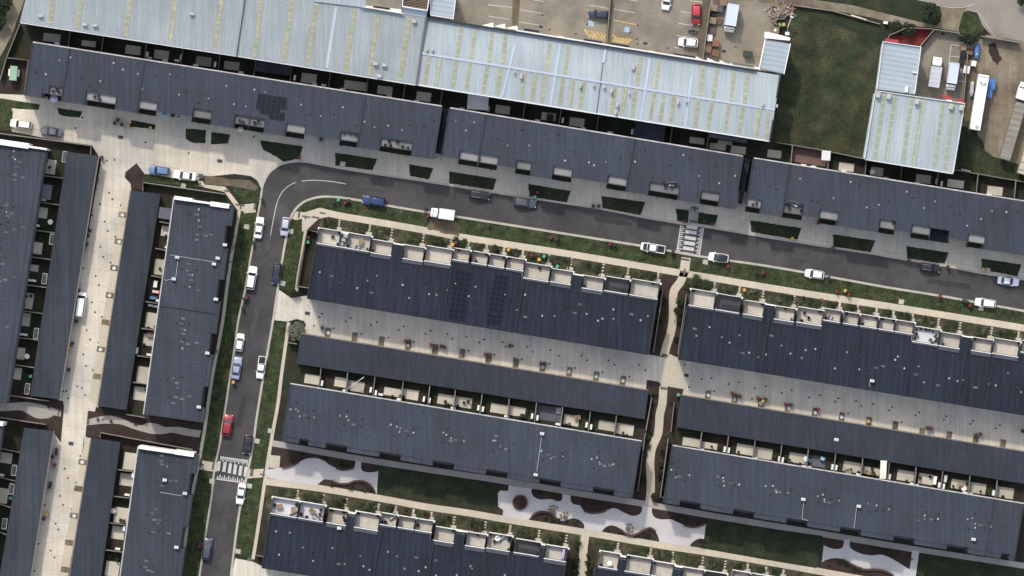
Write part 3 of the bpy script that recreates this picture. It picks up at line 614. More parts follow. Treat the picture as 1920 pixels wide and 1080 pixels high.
TA = [(-2, 37, 107, 136, 'a'), (53, 95, 107, 136, ''), (100, 137, 106, 131, 'g'), (161, 197, 105, 131, 'ga'), (202, 250, 107, 136, 'g'), (254, 282, 118, 140, ''), (290, 317, 118, 140, ''), (322, 350, 118, 140, ''), (355, 386, 118, 140, ''), (390, 436, 106, 135, ''), (441, 478, 107, 132, 'g'), (502, 539, 105, 129, 'ga'), (544, 586, 107, 134, 'd'), (592, 643, 107, 137, '')]
A_, zA = terrace_row('dark terrace row in the centre with two solar strips on its ribbed roof', FA, 645, sorted(TA + [(38.2, 51.8, 107, 136, 'x')]), [(139, 158, 124), (480, 499, 122)], [253, 391], seed=3, nv=46)
TC = [(0, 45, 105, 136, 'a'), (50, 93, 105, 135, 'd'), (103, 138, 105, 131, 'g'), (162, 197, 105, 130, 'ga'), (204, 250, 106, 135, 'g'), (253, 283, 118, 140, ''), (291, 317, 118, 140, ''), (323, 353, 118, 140, ''), (358, 385, 118, 140, ''), (389, 421, 118, 140, ''), (424, 471, 105, 134, 'w'), (475, 512, 105, 131, 'g'), (536, 572, 106, 131, 'ga'), (576, 623, 107, 136, 'g'), (628, 660, 118, 140, '')]
C_, zC = terrace_row('dark terrace row at the right with one terrace ringed by dark pot plants', FC, 720, TC, [(139, 159, 124), (514, 533, 124)], [152, 254, 323, 424, 526, 578], seed=5, nv=52)
TD = [(-4, 44, 105, 136, 'aw'), (49, 93, 105, 136, 'w'), (103, 137, 105, 132, 'g'), (155, 198, 105, 135, 'ga'), (202, 230, 118, 140, ''), (236, 264, 118, 140, ''), (268, 298, 118, 140, ''), (306, 342, 105, 131, 'g'), (366, 401, 105, 131, 'ga'), (406, 448, 107, 136, 'g'), (458, 503, 107, 133, 'd'), (516, 555, 105, 131, 'g')]
D_, zD = terrace_row('dark terrace row at the bottom edge, left of the narrow path, with furnished white terraces', FD, 558, TD, [(139, 153, 124), (344, 362, 124), (505, 514, 124)], [205, 306], seed=8, nv=42)
TE = [(2, 36, 106, 136, 'a'), (52, 98, 106, 136, ''), (102, 140, 106, 133, 'g'), (160, 197, 105, 131, 'ga'), (202, 240, 105, 131, 'd'), (252, 282, 118, 140, ''), (290, 317, 118, 140, ''), (322, 350, 118, 140, '')]
E_, zE = terrace_row('terrace row right of the narrow path, only its terraces showing at the bottom edge', FE, 420, TE, [(38, 50, 126), (142, 158, 124)], [200], seed=9, nv=6)
solar(A_, FA, 262, 292, 3, -100, -8, 9, zA); solar(A_, FA, 334, 362, 3, -104, -10, 9, zA)

def rear_row(label, F, L, rec, D=108, dr=97.5, h=6.6, seams=(), cl=101.4, off=18, vm=None, roofm='roof', group='dark roofed rows facing the park', nsign=1, porch=None):
    """row with its gutter on the yard side (b = 0) and a stepped front (b = D) with recessed entries"""
    z = lambda p: h + .045 * F.inv(p)[1] * .1
    t = wthing('townhouse_row', base_of(F.rect(0, L, 0, D)), label, 'townhouses', group)
    segs = []; cur = 0
    for a, b in rec: segs += [(cur, a, 'R'), (a, b, 'n')]; cur = b
    segs.append((cur, L, 'R'))
    cuts = [0] + list(seams) + [L]
    for a, b in zip(cuts, cuts[1:]): roof_slab([F.rect(x0, x1, 0, D if k == 'R' else dr) for x0, x1, k in seg_clip(segs, a, b)], z, M[roofm], t)
    m = MB()
    for i, (a, b, k) in enumerate(segs):
        m.prism(F.rect(a + (1.5 if i == 0 else 0), b - (1.5 if i == len(segs) - 1 else 0), 1.5, (D if k == 'R' else dr) - 1.5), -.1, lambda q: z(q) - .22)
        if k == 'R' and b - a > 20: wins(t, F.rect(a + 6, b - 6, D - 1.6, D - .9), 4.2, 5.6, 5); wins(t, F.rect(a + 6, b - 6, D - 1.6, D - .9), .9, 2.3, 2)
        if k == 'n':
            o = MB(); o.prism(F.rect(a, b, dr, dr + 4), 2.7, 2.85); wpart(o, 'porch_roof', M['parapet'], t)
    wpart(m, 'wall', M['facade'], t)
    for a in cuts: a2 = min(max(a, .8), L - .8); cpart([F.rect(a2 - .8, a2 + .8, 0, D - 3)], lambda q: z(q) - .01, lambda q: z(q) + .15, 'capping', M['cap'], t)
    for a, b, k in segs:
        if k == 'R' and b - a > 20:
            f = D - 9; cpart([F.rect(a + .5, b - .5, f, f + .6)], lambda q: z(q) - .01, lambda q: z(q) + .06, 'flashing', M['cap'], t); cpart([F.rect(b - 1.2, b - .4, f + .7, D - .5)], lambda q: z(q) - .01, lambda q: z(q) + .08, 'flashing', M['cap'], t)
    m = MB(); m.prism(F.rect(.3, L - .3, -2.2, -.05), lambda q: z(q) - .18, lambda q: z(q) + .04); wpart(m, 'gutter', M['gutter'], t)
    rr = random.Random(int(L)); n = int(L / cl + .5)
    PAT = [(0, 14, 'dark'), (0, 24, 'pale'), (-9, 26, 'pale'), (7, 30, 'pale'), (-3, 40, 'dark'), (9, 36, 'pale'), (18, 34, 'flat'), (32, 22, 'dark'), (34, 32, 'pale'), (27, 36, 'dark'), (44, 34, 'pale'), (36, 46, 'flat'), (30, 60, 'flat')]
    for i in range(n):
        for k, (a, b, kind) in enumerate(PAT[:10 if n > 5 else 13]):
            s = off + i * L / n + a + rr.uniform(-3, 3); tt = 20 + b + rr.uniform(-3, 3)
            if 4 < s < L - 4:
                p = F.P(s, tt); ns = F.deg > 50
                if rr.random() < .12: continue
                vent(t, p, z(p), ('flat' if kind == 'pale' and rr.random() < .75 else kind) if ns else (kind if rr.random() > .15 else rr.choice(['pale', 'dark', 'flat'])))
    return t, z
FB1 = Frame((544, 720), 9.3); FB2 = Frame((1261, 836), 9.4)
REC = lambda s0, n, w=40, d=101.6: [(s0 + i * d, s0 + i * d + w) for i in range(n)]
B1, zB1 = rear_row('dark townhouse row above the park plaza, a white conduit crossing its roof', FB1, 668, [(34, 52)] + REC(85, 6))
B2, zB2 = rear_row('dark townhouse row above the park lawn with three white rooftop units', FB2, 668, REC(31, 6) + [(642, 657)], seams=(612,), off=5)
FL3 = Frame((429, 385), 98.0); FL5 = Frame((362, 855), 98.0)
# west rows: b runs to the left there, so mirror with a frame whose b axis points right
class MFrame(Frame):
    def __init__(s, o, deg):
        Frame.__init__(s, o, deg); s.v = (-s.v[0], -s.v[1])
FL3 = MFrame((327, 370), 98.0); FL5 = MFrame((260, 837), 98.0); FL0 = MFrame((-16, 267), 98.8)
L3, zL3 = rear_row('dark townhouse row left of the side street, white conduit across its roof', FL3, 411, [(39, 80), (141, 182), (243, 283), (344, 384)], D=112, dr=103, seams=(205,), roofm='roofns', group='dark roofed rows beside the side street', off=28)
L5, zL5 = rear_row('dark townhouse row with a long white parapet beside the side street crossing', FL5, 300, [(37, 78), (139, 180), (241, 281)], D=112, dr=103, roofm='roofns', group='dark roofed rows beside the side street', off=22)
L0, zL0 = rear_row('dark townhouse row cut off by the left edge, white parapet at its top end', FL0, 480, [], D=103, dr=96, roofm='roofns', group='dark roofed rows beside the side street', off=20, cl=100)
def end_parapet(par, quads, h0, h1):
    m = MB()
    for q in quads: m.prism(q, h0, h1)
    wpart(m, 'parapet', M['white'], par)
end_parapet(L3, [rect2((327, 367), (360, 378.5), 8), rect2((361, 374.6), (394, 383), 8), rect2((395, 377.5), (429, 391), 8)], 0, 7.6)
end_parapet(L5, [rect2((260, 835.5), (326, 851), 8.3), rect2((328, 843.5), (363, 857), 8.3)], 0, 7.6)
end_parapet(L0, [rect2((-20, 258), (53, 279), 8.3), rect2((54, 273), (87, 281.5), 8.3)], 0, 7.6)

def garage_row(label, quad, deg, lane, h=3.0, roofm='roof', split=()):
    z = lambda p: h
    F = Frame(quad[0], deg)
    t = wthing('garage_row', base_of(quad), label, 'garages', 'long single storey garage rows')
    k = .35
    c = [((quad[i][0]), (quad[i][1])) for i in range(4)]
    A_0, B_0 = Vector(c[lane[0]]), Vector(c[lane[1]]); dd_ = (B_0 - A_0).normalized()
    zz = lambda p: h - .16 * abs(dd_.x * (p[1] - A_0.y) - dd_.y * (p[0] - A_0.x)) * .1
    m = MB(); m.prism(c, lambda q: zz(q) - .2, zz); wpart(m, 'roof', M[roofm], t)
    m = MB(); m.prism(inset(c, 1.2), -.1, lambda q: zz(q) - .2); wpart(m, 'wall', M['brickwall'], t)
    a, b = lane
    A, B_ = c[a], c[b]; n = 13; d = Vector((B_[0] - A[0], B_[1] - A[1])); nn = Vector((-d.y, d.x)).normalized()
    cen = Vector((sum(p[0] for p in c) / 4, sum(p[1] for p in c) / 4))
    if (Vector(A) + nn - cen).length < (Vector(A) - nn - cen).length: nn = -nn
    m = MB(); m.prism([(A[0] + nn.x * .2, A[1] + nn.y * .2), (B_[0] + nn.x * .2, B_[1] + nn.y * .2), (B_[0] + nn.x * 2.2, B_[1] + nn.y * 2.2), (A[0] + nn.x * 2.2, A[1] + nn.y * 2.2)], h - .2, h + .1); wpart(m, 'gutter', M['brickwall'], t)
    for i in range(n):
        m = MB(); p0 = Vector(A) + d * ((i + .12) / n) - nn * 1.1; p1 = Vector(A) + d * ((i + .82) / n) - nn * 1.1
        m.prism([p0, p1, p1 + nn * .5, p0 + nn * .5], 0, 2.2, 2.2); wpart(m, 'garage_door', M['grey'], t)
    return t
garage_row('long dark garage row below the rear lane at the centre, backyards behind it', [(564, 626), (1216, 732.5), (1209, 786), (556, 682)], 9.2, (0, 1))
garage_row('long dark garage row below the rear lane at the right, running off the right edge', [(1276, 741), (1990, 859), (1981, 917), (1268, 801)], 9.2, (0, 1))
garage_row('dark garage row on the left side of the western lane, below the paved corner', [(126, 285), (184, 292), (111, 749), (56, 742)], 9, (1, 2), roofm='roofns')
garage_row('dark garage row on the right side of the western lane, ending at the curved path', [(246, 357), (301, 364), (237, 769), (184, 761)], 9, (0, 3), roofm='roofns')
garage_row('dark garage row at the lower left, right side of the lane below the curved path', [(172, 821), (226, 829), (187, 1100), (128, 1100)], 9, (0, 3), roofm='roofns')
garage_row('dark garage row in the lower left corner, left side of the lane', [(45, 802), (100, 808), (54, 1100), (-4, 1100)], 9, (1, 2), roofm='roofns')
# houses peeping in at the lower left
t = wthing('townhouse_row', base_of(PL('-40 790 4 796 -10 900 -60 900')), 'dark roof corner with a white parapet at the left edge, lower left', 'townhouses')
roof_slab([PL('-40 792 5 798 -38 1100 -90 1100')], lambda p: 6.8, M['roofns'], t); m = MB(); m.prism(PL('-38 794 3 799 -40 1100 -88 1100'), -.1, 6.5); wpart(m, 'wall', M['facade'], t)
m = MB(); m.prism(PL('-40 786 6 792 5 799 -41 793'), 0, 7.5); wpart(m, 'parapet', M['white'], t)

# warehouses
M['shedvent'] = mat('shed_vent', (.36, .35, .32), .15, .1, .7, s1=2.0)
def strips(par, data, zf, w, name='skylight', up=.05, mat_='skylight', ridge=None):
    dd = []
    for a, b in data:
        if ridge:
            ta, tb = F3.inv(a)[1] - RT, F3.inv(b)[1] - RT
            if ta * tb < 0: k = ta / (ta - tb); c_ = (a[0] + (b[0] - a[0]) * k, a[1] + (b[1] - a[1]) * k); dd += [(a, c_), (c_, b)]; continue
        dd.append((a, b))
    for a, b in dd:
        m = MB()
        m.prism([(a[0] - w / 2, a[1] - w * .08), (a[0] + w / 2, a[1] + w * .08), (b[0] + w / 2, b[1] + w * .08), (b[0] - w / 2, b[1] - w * .08)], lambda p: zf(p) + .005, lambda p: zf(p) + up); wpart(m, name, M[mat_], par)
def pairs(c, r, s): 
    out = []
    for q in s.split('|'): p = QL(c, r, q); out.append((p[0], p[1]))
    return out
def shed(label, roofs, wallpoly, hw, eaves, name='warehouse', wallm='lightgrey', matn='zinc'):
    t = wthing(name, base_of(wallpoly), label, 'warehouse')
    for poly, zf in roofs: roof_slab([poly], zf, M[matn], t)
    m = MB(); m.prism(inset(wallpoly, 1.5), -.1, hw, hw); wpart(m, 'wall', M[wallm], t)
    m = MB()
    for a, b in eaves: m.ribbon([a, b], 2.2, hw - .02, hw + .32)
    wpart(m, 'gutter', M['lightgrey'], t)
    return t
zf1 = lambda p: 8.0 + .05 * (104 + (p[0] - 442) * .157 - p[1]) * .1
W1 = shed('grey warehouse at the top left corner with pale yellow skylight strips', [(PL('37 41 58 -40 470 -40 459 0 443 104'), zf1)], PL('37 41 58 -40 470 -40 443 104'), 7.6, [((38, 42.2), (443, 105))])
strips(W1, pairs(0, 0, '402 -40 377 180|612 -40 582 215|982 -40 942 275|1315 -40 1277 315'), zf1, 7.5)
strips(W1, pairs(0, 0, '1668 -40 1610 375'), zf1, 6.5)
strips(W1, pairs(0, 0, '1842 -40 1776 410'), zf1, 1.2, 'capping', .25, 'cap')
for x, y, k in ((637, 185, 0), (715, 192, 0), (1440, 105, 1), (305, 120, 0)):
    m = MB(); p = W(Q(0, 0, x, y), zf1(Q(0, 0, x, y))); m.box((p.x, p.y, p.z + .35), (.75, .4, .6), angw(9)); m.box((p.x, p.y, p.z + .65), (.8, .45, .12), angw(9)); wpart(m, 'roof_vent', M['shedvent'], W1)
W2 = shed('grey warehouse with a dark scorch mark on its roof, between two other warehouses', [(PL('444.5 104 460 0 466 -40 810 -40 800 32 779.5 158'), zf1)], PL('444.5 104 466 -40 810 -40 779.5 158'), 7.6, [((445, 105.2), (779, 159.2))])
strips(W2, pairs(1, 0, '45 -40 -12 432|275 -20 205 460|457 20 385 490|742 72 670 540|915 112 850 570|1150 140 1078 605'), zf1, 7.0)
strips(W2, pairs(1, 0, '602 50 530 510'), zf1, 5.0, 'flashing', .06, 'ridge')
strips(W2, pairs(1, 0, '1276 130 1203 634'), zf1, 3.2, 'parapet', .5, 'facade')
M['stain'] = mat('roof_stain', (.24, .26, .27), .3, .15, .7, s1=.8)
m = MB(); m.prism([(577 + 6 * math.cos(i * .6) * (1 + .15 * math.sin(3 * i)), 52 + 6.5 * math.sin(i * .6)) for i in range(10)], lambda p: zf1(p) + .002, lambda p: zf1(p) + .02); wpart(m, 'stain', M['stain'], W2)
for x, y in ((897, 480), (962, 490), (925, 572), (1187, 160)):
    m = MB(); p = W(Q(1, 0, x, y), zf1(Q(1, 0, x, y))); m.box((p.x, p.y, p.z + .35), (.75, .5, .7), angw(9)); m.tube((p.x - .3, p.y + .3, p.z), (p.x - .3, p.y + .3, p.z + .8), .2); m.box((p.x, p.y, p.z + .76), (.8, .55, .12), angw(9)); wpart(m, 'roof_vent', M['shedvent'], W2)
# raised box, loading bay and annexe at its north side
m = MB(); m.prism(QL(1, 0, '440 -60 825 -60 822 60 780 52 440 12'), lambda p: zf1(p) + .05, lambda p: zf1(p) + .3); wpart(m, 'annexe_roof', M['zinc2'], W2)
m = MB(); m.prism(QL(1, 0, '825 -60 1100 -60 1092 70 822 45'), lambda p: zf1(p) + .1, lambda p: zf1(p) + .34); wpart(m, 'deck', M['carpark'], W2)
m = MB(); m.prism(QL(1, 0, '780 52 880 66 1110 106 1090 95 1090 70 822 42 822 55'), lambda p: zf1(p) + .36, lambda p: zf1(p) + .8); wpart(m, 'parapet', M['cream'], W2)
m = MB(); m.prism(QL(1, 0, '880 42 1005 60 1002 74 878 55'), lambda p: zf1(p) + .8, lambda p: zf1(p) + .86); wpart(m, 'slot_window', M['glass'], W2)
m = MB(); m.prism(QL(1, 0, '1104 -60 1300 -60 1285 80 1098 50'), lambda p: zf1(p) + .1, lambda p: zf1(p) + .2); wpart(m, 'louvre_deck', M['louvre'] if 'louvre' in M else M['facade'], W2)
m = MB()
for i in range(7): m.ribbon(QL(1, 0, '%f %f %f %f' % (1110, -30 + i * 12, 1284, -6 + i * 12)), 1.0, 9.0, 9.35)
wpart(m, 'louvre', M['wood'], W2)
m = MB(); m.ribbon(QL(1, 0, '1106 -60 1098 48 1284 78 1304 -60'), 2.2, 8.6, 9.9); wpart(m, 'parapet', M['white'], W2)
m = MB(); m.prism(QL(1, 0, '1104 56 1284 84 1270 130 1110 104'), lambda p: zf1(p) + .01, lambda p: zf1(p) + .1); wpart(m, 'flashing', M['ridge'], W2)

F3 = Frame((800, 33), 9.1)
RT = 67.5
zf3 = lambda p: 8.0 + .07 * (6.75 - abs(F3.inv(p)[1] - RT) * .1)
S3 = 672
n_half = F3.rect(0, S3, 2, RT); s_half = F3.rect(0, S3, RT, 126.5)
W3 = shed('long pale blue grey warehouse with a central ridge and many yellow skylight strips', [(n_half, zf3), (s_half, zf3)], F3.rect(0, S3, 1, 127), 7.8, [(F3.P(0, 127.3), F3.P(S3, 127.3))], matn='zinc2')
SK_N = '1540 192 1510 430|1650 207 1615 440|1775 232 1745 470|1875 245 1850 480'; SK_S = '1300 415 1268 630|1382 425 1350 640|1505 440 1475 655|1607 460 1578 675|1737 490 1703 700|1838 500 1810 710'
strips(W3, pairs(1, 0, SK_N + '|' + SK_S), zf3, 6.5)
strips(W3, pairs(2, 0, '287 320 264 530|422 345 396 555|967 430 936 640|1102 455 1070 660|1440 482 1405 718|1542 492 1510 735|1672 522 1640 758|1772 542 1745 778|97 525 70 738|180 540 146 752|256 555 222 765|385 572 360 787|462 588 436 800|542 605 510 815|778 640 746 850|853 655 825 865|930 668 900 880|1066 685 1036 895|1140 700 1113 910|1217 712 1187 925|1402 738 1370 955|1500 748 1470 970|1632 770 1600 990|1735 782 1702 1010|1860 810 1830 1030'), zf3, 6.5)
strips(W3, pairs(3, 0, '5 845 -12 1050'), zf3, 6)
strips(W3, pairs(2, 0, '362 325 288 790|1034 440 966 900|1348 562 1300 955|24 330 -78 735'), zf3, 4.5, 'flashing', .1, 'ridge', True)
strips(W3, pairs(2, 0, '702 365 684 470'), zf3, 5, 'flashing', .14, 'ridge'); strips(W3, pairs(2, 0, '684 470 634 850'), zf3, 1.2, 'flashing', .1, 'cap', True)
m = MB(); m.prism(F3.rect(0, S3, RT - 2.0, RT + 2.0), lambda p: zf3(p) - .02, lambda p: zf3(p) + .14); wpart(m, 'ridge_cap', M['ridge'], W3)
m = MB(); m.prism(F3.rect(0, 626, -1.6, 1.6), 7.4, 8.7); m.prism(F3.rect(S3 - 1.8, S3 + 1.2, 0, 127), lambda p: zf3(p) - .3, lambda p: zf3(p) + .3); wpart(m, 'parapet', M['cap'], W3)
m = MB(); m.prism(F3.rect(170, 580, -4.2, -1.7), 7.2, 7.6); wpart(m, 'fascia', M['white'], W3)
for x, y, k in ((1, 0, 0),):
    pass
for c, x, y, s in ((1, 1280, 372, .7), (1, 1322, 372, .8), (2, 20, 540, .6), (2, 68, 572, 1.0), (2, 512, 640, 1.0), (2, 612, 638, .7), (2, 690, 650, .8), (2, 744, 684, 1.0), (2, 876, 698, .6), (2, 790, 786, .9), (2, 776, 840, .9), (2, 908, 500, 1.2), (2, 1243, 765, .9), (2, 1306, 757, .7), (2, 1878, 780, .9), (3, 66, 795, .7)):
    q = Q(c, 0, x, y); p = W(q, zf3(q)); m = MB(); m.box((p.x, p.y, p.z + .4), (.4 * s, .62 * s, .7), angw(9)); m.tube((p.x, p.y - .3 * s, p.z), (p.x, p.y - .3 * s, p.z + .8), .22 * s, 10); m.box((p.x, p.y + .05, p.z + .75), (.46 * s, .7 * s, .12), angw(9)); wpart(m, 'roof_vent', M['shedvent'], W3)
cn = MB(); sl = MB()
for a, b, e, f in ((0, 195, 40, 224), (35, 232, 228, 268), (350, 268, 386, 300), (505, 322, 700, 356), (712, 350, 902, 382), (1026, 378, 1060, 412), (1180, 430, 1370, 464)):
    cn.prism(rect2(Q(2, 0, a, b), Q(2, 0, e, f), 9), 6.6, 6.8)
wpart(cn, 'canopy', M['white'], W3)
for a, b, e, f in ((92, 212, 202, 246), (540, 290, 676, 330), (742, 320, 880, 357), (1216, 398, 1376, 434), (1650, 470, 1812, 500)): sl.prism(rect2(Q(2, 0, a, b), Q(2, 0, e, f), 9), 6.9, 7.1)
wpart(sl, 'slot_window', M['glass'], W3)
tr = MB()
for s in ('1378 422 1458 462 1380 446', '1462 432 1555 474 1468 462', '1556 448 1640 492 1562 478'): tr.prism(QL(2, 0, s), 5.2, 5.4)
for s in ('1694 190 1780 168 1782 206', '1786 195 1868 178 1870 215', '1870 210 1960 192 1960 226'): tr.prism(QL(1, 0, s), 5.2, 5.4)
tr.prism(QL(2, 0, '1640 470 1850 505 1850 520 1640 492'), 6.6, 6.8); tr.prism(QL(1, 0, '1310 118 1480 142 1480 154 1308 128'), 6.6, 6.8)
wpart(tr, 'sail_canopy', M['white'], W3)
m = MB(); m.prism(QL(1, 0, '1310 -60 1500 -60 1478 140 1312 112'), 8.3, 8.5); wpart(m, 'annexe_roof', M['zincx'], W3)
m = MB(); m.prism(QL(1, 0, '1314 -58 1496 -58 1476 136 1316 110'), -.1, 8.3); wpart(m, 'wall', M['cream'], W3)
m = MB(); m.ribbon(QL(1, 0, '1502 -60 1479 142 1310 114 1306 -60'), 1.6, 8.3, 8.75); wpart(m, 'parapet', M['cream'], W3)
# annexe at the east end
W3b = wthing('office_annexe', base_of(PL('1436 66 1483 76 1470 140 1424 130')), 'small blue grey roofed annexe with white parapet at the right end of the long warehouse', 'building')
roof_slab([PL('1437 74 1481 82 1469 138 1425 129')], lambda p: 6.8 + .004 * (138 - p[1]), M['zincx'], W3b); m = MB(); m.prism(PL('1438 75 1480 83 1468 137 1426 129'), -.1, 6.6); wpart(m, 'wall', M['cream'], W3b)
m = MB(); m.prism(QL(2, 0, '1896 238 1920 240 2088 282 2082 304 1892 285'), 6.5, 7.5); m.ribbon(PL('1435 72 1423 130'), 1.6, 6.5, 7.3); m.ribbon(PL('1482 82 1470 139'), 1.6, 6.5, 7.3); wpart(m, 'parapet', M['white'], W3b)
zf4 = lambda p: 6.5; zf5 = lambda p: 8.0 + .03 * (324 - p[1]) * .1
W4 = shed('small white ribbed roof building beside the red gravel bed, top right', [(PL('1656 79 1726 89 1714 177 1644 167'), zf4)], PL('1656 79 1726 89 1714 177 1644 167'), 6.3, [], name='office_building', matn='zincx')
m = MB(); m.ribbon(PL('1644 167 1656 78 1727 88 1715 176'), 2.0, 6.2, 6.85); wpart(m, 'parapet', M['lightgrey'], W4)
m = MB(); m.prism(rect2(Q(3, 0, 1030, 648), Q(3, 0, 1048, 692), 5), 6.5, 7.2); m.prism(rect2(Q(3, 0, 1085, 538), Q(3, 0, 1116, 548), 5), 6.5, 7.0); wpart(m, 'roof_vent', M['white'], W4)
m = MB(); m.prism(QL(3, 0, '880 288 980 300 978 326 876 312'), 3.4, 3.6); wpart(m, 'awning', M['redpaint'], W4)
W5 = shed('blue grey warehouse with six greenish skylight strips and a red awning, upper right', [(PL('1642 171 1809 195 1787 324 1621 297'), zf5)], PL('1642 171 1809 195 1787 324 1621 297'), 7.7, [((1621, 298.5), (1787, 325.5))], matn='zinc2')
s5 = []
for a, b in ((875, 803), (955, 884), (1080, 1010), (1166, 1090), (1315, 1245), (1395, 1325)):
    s5.append((Q(3, 0, a, 690 + (a - 875) * .155), Q(3, 1, b, 110 + (b - 805) * .165)))
M['skylightg'] = mat('skylight_green', (.245, .275, .20), .08, .13, .5, s1=.5, brick=(9.2, 5.0, 1.5, .10, 1.3), spec=.4)
strips(W5, s5, zf5, 7.0, mat_='skylightg')
m = MB(); m.ribbon(PL('1621 297 1642 170 1809 194 1787 324'), 1.8, 7.7, 8.75); wpart(m, 'parapet', M['lightgrey'], W5)
for x, y in ((823, 712), (903, 724), (1115, 762), (1370, 800), (1447, 808)):
    q = Q(3, 0, x, y); p = W(q, zf5(q)); m = MB(); m.box((p.x, p.y, p.z + .4), (.65, .9, .8), angw(9)); m.box((p.x, p.y, p.z + .88), (.75, 1.0, .14), angw(9)); wpart(m, 'roof_vent', M['shedvent'], W5)
m = MB(); m.prism(QL(3, 0, '1285 706 1375 724 1378 755 1335 745'), 4.2, 4.4); m.prism(QL(3, 0, '1405 738 1472 745 1472 772 1425 764'), 4.2, 4.4); wpart(m, 'awning', M['redpaint'], W5)
m = MB(); m.prism(QL(3, 0, '1335 745 1380 752 1380 762 1350 758'), 4.25, 4.45); m.prism(QL(3, 0, '1425 764 1472 772 1470 778 1430 772'), 4.25, 4.45); wpart(m, 'sign_board', M['white'], W5)

# ---------------------------------------------------------------- backyards: patios, fences, yard things
def patio(p, q, deg=9.2, m_='patio', z=.03, name='patio'):
    m = MB(); m.prism(rect2(p, q, deg), -.05, z); return struct(m, name, M[m_])
def patios(c, r, s, deg=9.2, m_='patio'):
    for t in s.split('|'):
        v = QL(c, r, t); patio(v[0], v[1], deg, m_)
for g_, s in (((0, 0), '615 300 715 355|945 335 1050 415|1160 370 1262 450|1685 455 1790 530'), ((1, 0), '345 545 450 630|665 600 835 685|915 640 1018 715|1208 685 1308 765|1800 785 1900 860'), ((2, 0), '225 840 325 910|435 878 538 955|1335 1025 1440 1085|1545 1050 1650 1090'), ((3, 1), '0 40 95 110|535 135 640 210|775 170 860 245|1115 225 1218 300|1350 262 1465 335|1648 312 1755 390'), ((2, 1), '1485 -10 1600 50|1645 10 1750 80')):
    patios(*g_, s, 7)
patios(0, 0, '330 245 448 320|1475 420 1580 500', 7, 'greypath')
patio(Q(3, 1, 185, 15), Q(3, 1, 440, 170), 9, 'deckred')
patios(1, 2, '370 642 480 730|595 665 680 750|690 690 805 785|965 740 1080 820|1090 750 1212 845|1368 790 1485 885|1495 810 1612 905|1765 862 1885 950'); patios(2, 2, '-25 880 95 970|395 945 495 1040|655 990 780 1080|788 1010 905 1110')
patio(Q(2, 2, 192, 872), Q(2, 2, 372, 1012), 9.2, 'patiodark')
patios(2, 3, '1285 35 1415 120|1420 70 1535 135|1690 85 1812 180|1822 110 1945 210'); patios(3, 3, '165 150 295 245|570 215 705 315|720 255 835 330|975 280 1105 380|1135 305 1230 400|1380 350 1505 440|1507 372 1627 470|1718 405 1835 505')
patio(Q(3, 3, 320, 170), Q(3, 3, 425, 270), 9.2, 'patiodark')
patios(0, 1, '330 110 410 230|280 470 350 560|235 730 310 830|215 900 285 960|1215 610 1300 700|1165 860 1260 990', 8); patios(0, 2, '160 30 240 160|145 180 220 290|100 440 180 540|75 590 155 690|1100 180 1190 310|1080 340 1165 440|1035 585 1125 725|1010 735 1100 850', 8)
patios(0, 3, '935 150 1020 290|905 305 990 410|865 560 950 690|845 700 925 810|800 965 885 1090|10 150 85 240|-20 415 50 540', 8)
m = MB()
m.sheet(PL('556 680 1212 786 1203 830 540 724 530 726 540 640 556 640'), .0); m.sheet(PL('1268 800 1990 915 1990 960 1256 838'), .0)
m.sheet(PL('86 270 170 275 172 292 126 290 58 742 14 738'), .0); m.sheet(PL('268 344 424 366 430 384 330 372 302 366 240 772 272 780 258 760 300 366 268 360'), .0); m.sheet(PL('300 362 330 368 274 778 236 770'), .004); m.sheet(PL('226 828 262 838 222 1100 186 1100'), .0); m.sheet(PL('-20 782 86 797 44 806 -8 1100 -20 1100'), .0)
struct(m, 'backyard_ground', M['yard'])
FENCE_N = [0]
def fence(pts, h=1.8, label=None, group=None, mat_='fence', w=1.1, cap=True):
    q = W(((pts[0][0] + pts[-1][0]) / 2, (pts[0][1] + pts[-1][1]) / 2), 0)
    t = wthing('fence', (q.x, q.y, 0), label, 'fence', group)
    m = MB(); m.ribbon(pts, w, 0, h); wpart(m, 'panel', M[mat_], t)
    if cap: m = MB(); m.ribbon(pts, w + .6, h - .01, h + .06); wpart(m, 'rail', M['fencecap'], t)
    return t
M['fencecap'] = mat('fence_cap', (.17, .155, .13), .12, .15, .85, objvar=.15)
def lerp(a, b, t): return (a[0] + (b[0] - a[0]) * t, a[1] + (b[1] - a[1]) * t)
def dividers(a0, a1, b0, b1, xs, label, group):
    for x in xs:
        t = (x - a0[0]) / (a1[0] - a0[0]); p = lerp(a0, a1, t); x2 = x - (b0[1] - a0[1]) * .12; u = (x2 - b0[0]) / (b1[0] - b0[0]); fence([p, lerp(b0, b1, u)], 1.8, label, group, 'fencedark')
dividers((556, 683), (1209, 787), (544, 718), (1201, 825), [602, 652, 703, 756, 806, 854, 904, 955, 1006, 1055, 1107, 1156], 'dark fence between two backyards behind the central garage row', 'fences between the central backyards')
dividers((1268, 801), (1916, 906), (1261, 834), (1916, 944), [1316, 1366, 1416, 1466, 1516, 1567, 1618, 1668, 1718, 1768, 1819, 1870], 'dark fence between two backyards behind the right garage row', 'fences between the right backyards')
dividers((40, 42), (782, 159), (62, 78), (825, 198), [132, 194, 275, 343, 413, 480, 548, 620, 690, 760], 'dark fence between two shaded yards behind the upper left row', 'fences between the shaded upper yards')
dividers((782, 159), (1455, 266), (842, 200), (1395, 292), [830, 917, 985, 1053, 1123, 1193, 1261, 1330], 'dark fence between two shaded yards behind the middle row', 'fences between the shaded middle yards')
dividers((1455, 268), (1960, 345), (1412, 295), (1940, 378), [1486, 1555, 1625, 1692, 1760, 1834, 1905], 'dark fence between two yards behind the right end row', 'fences between the right upper yards')
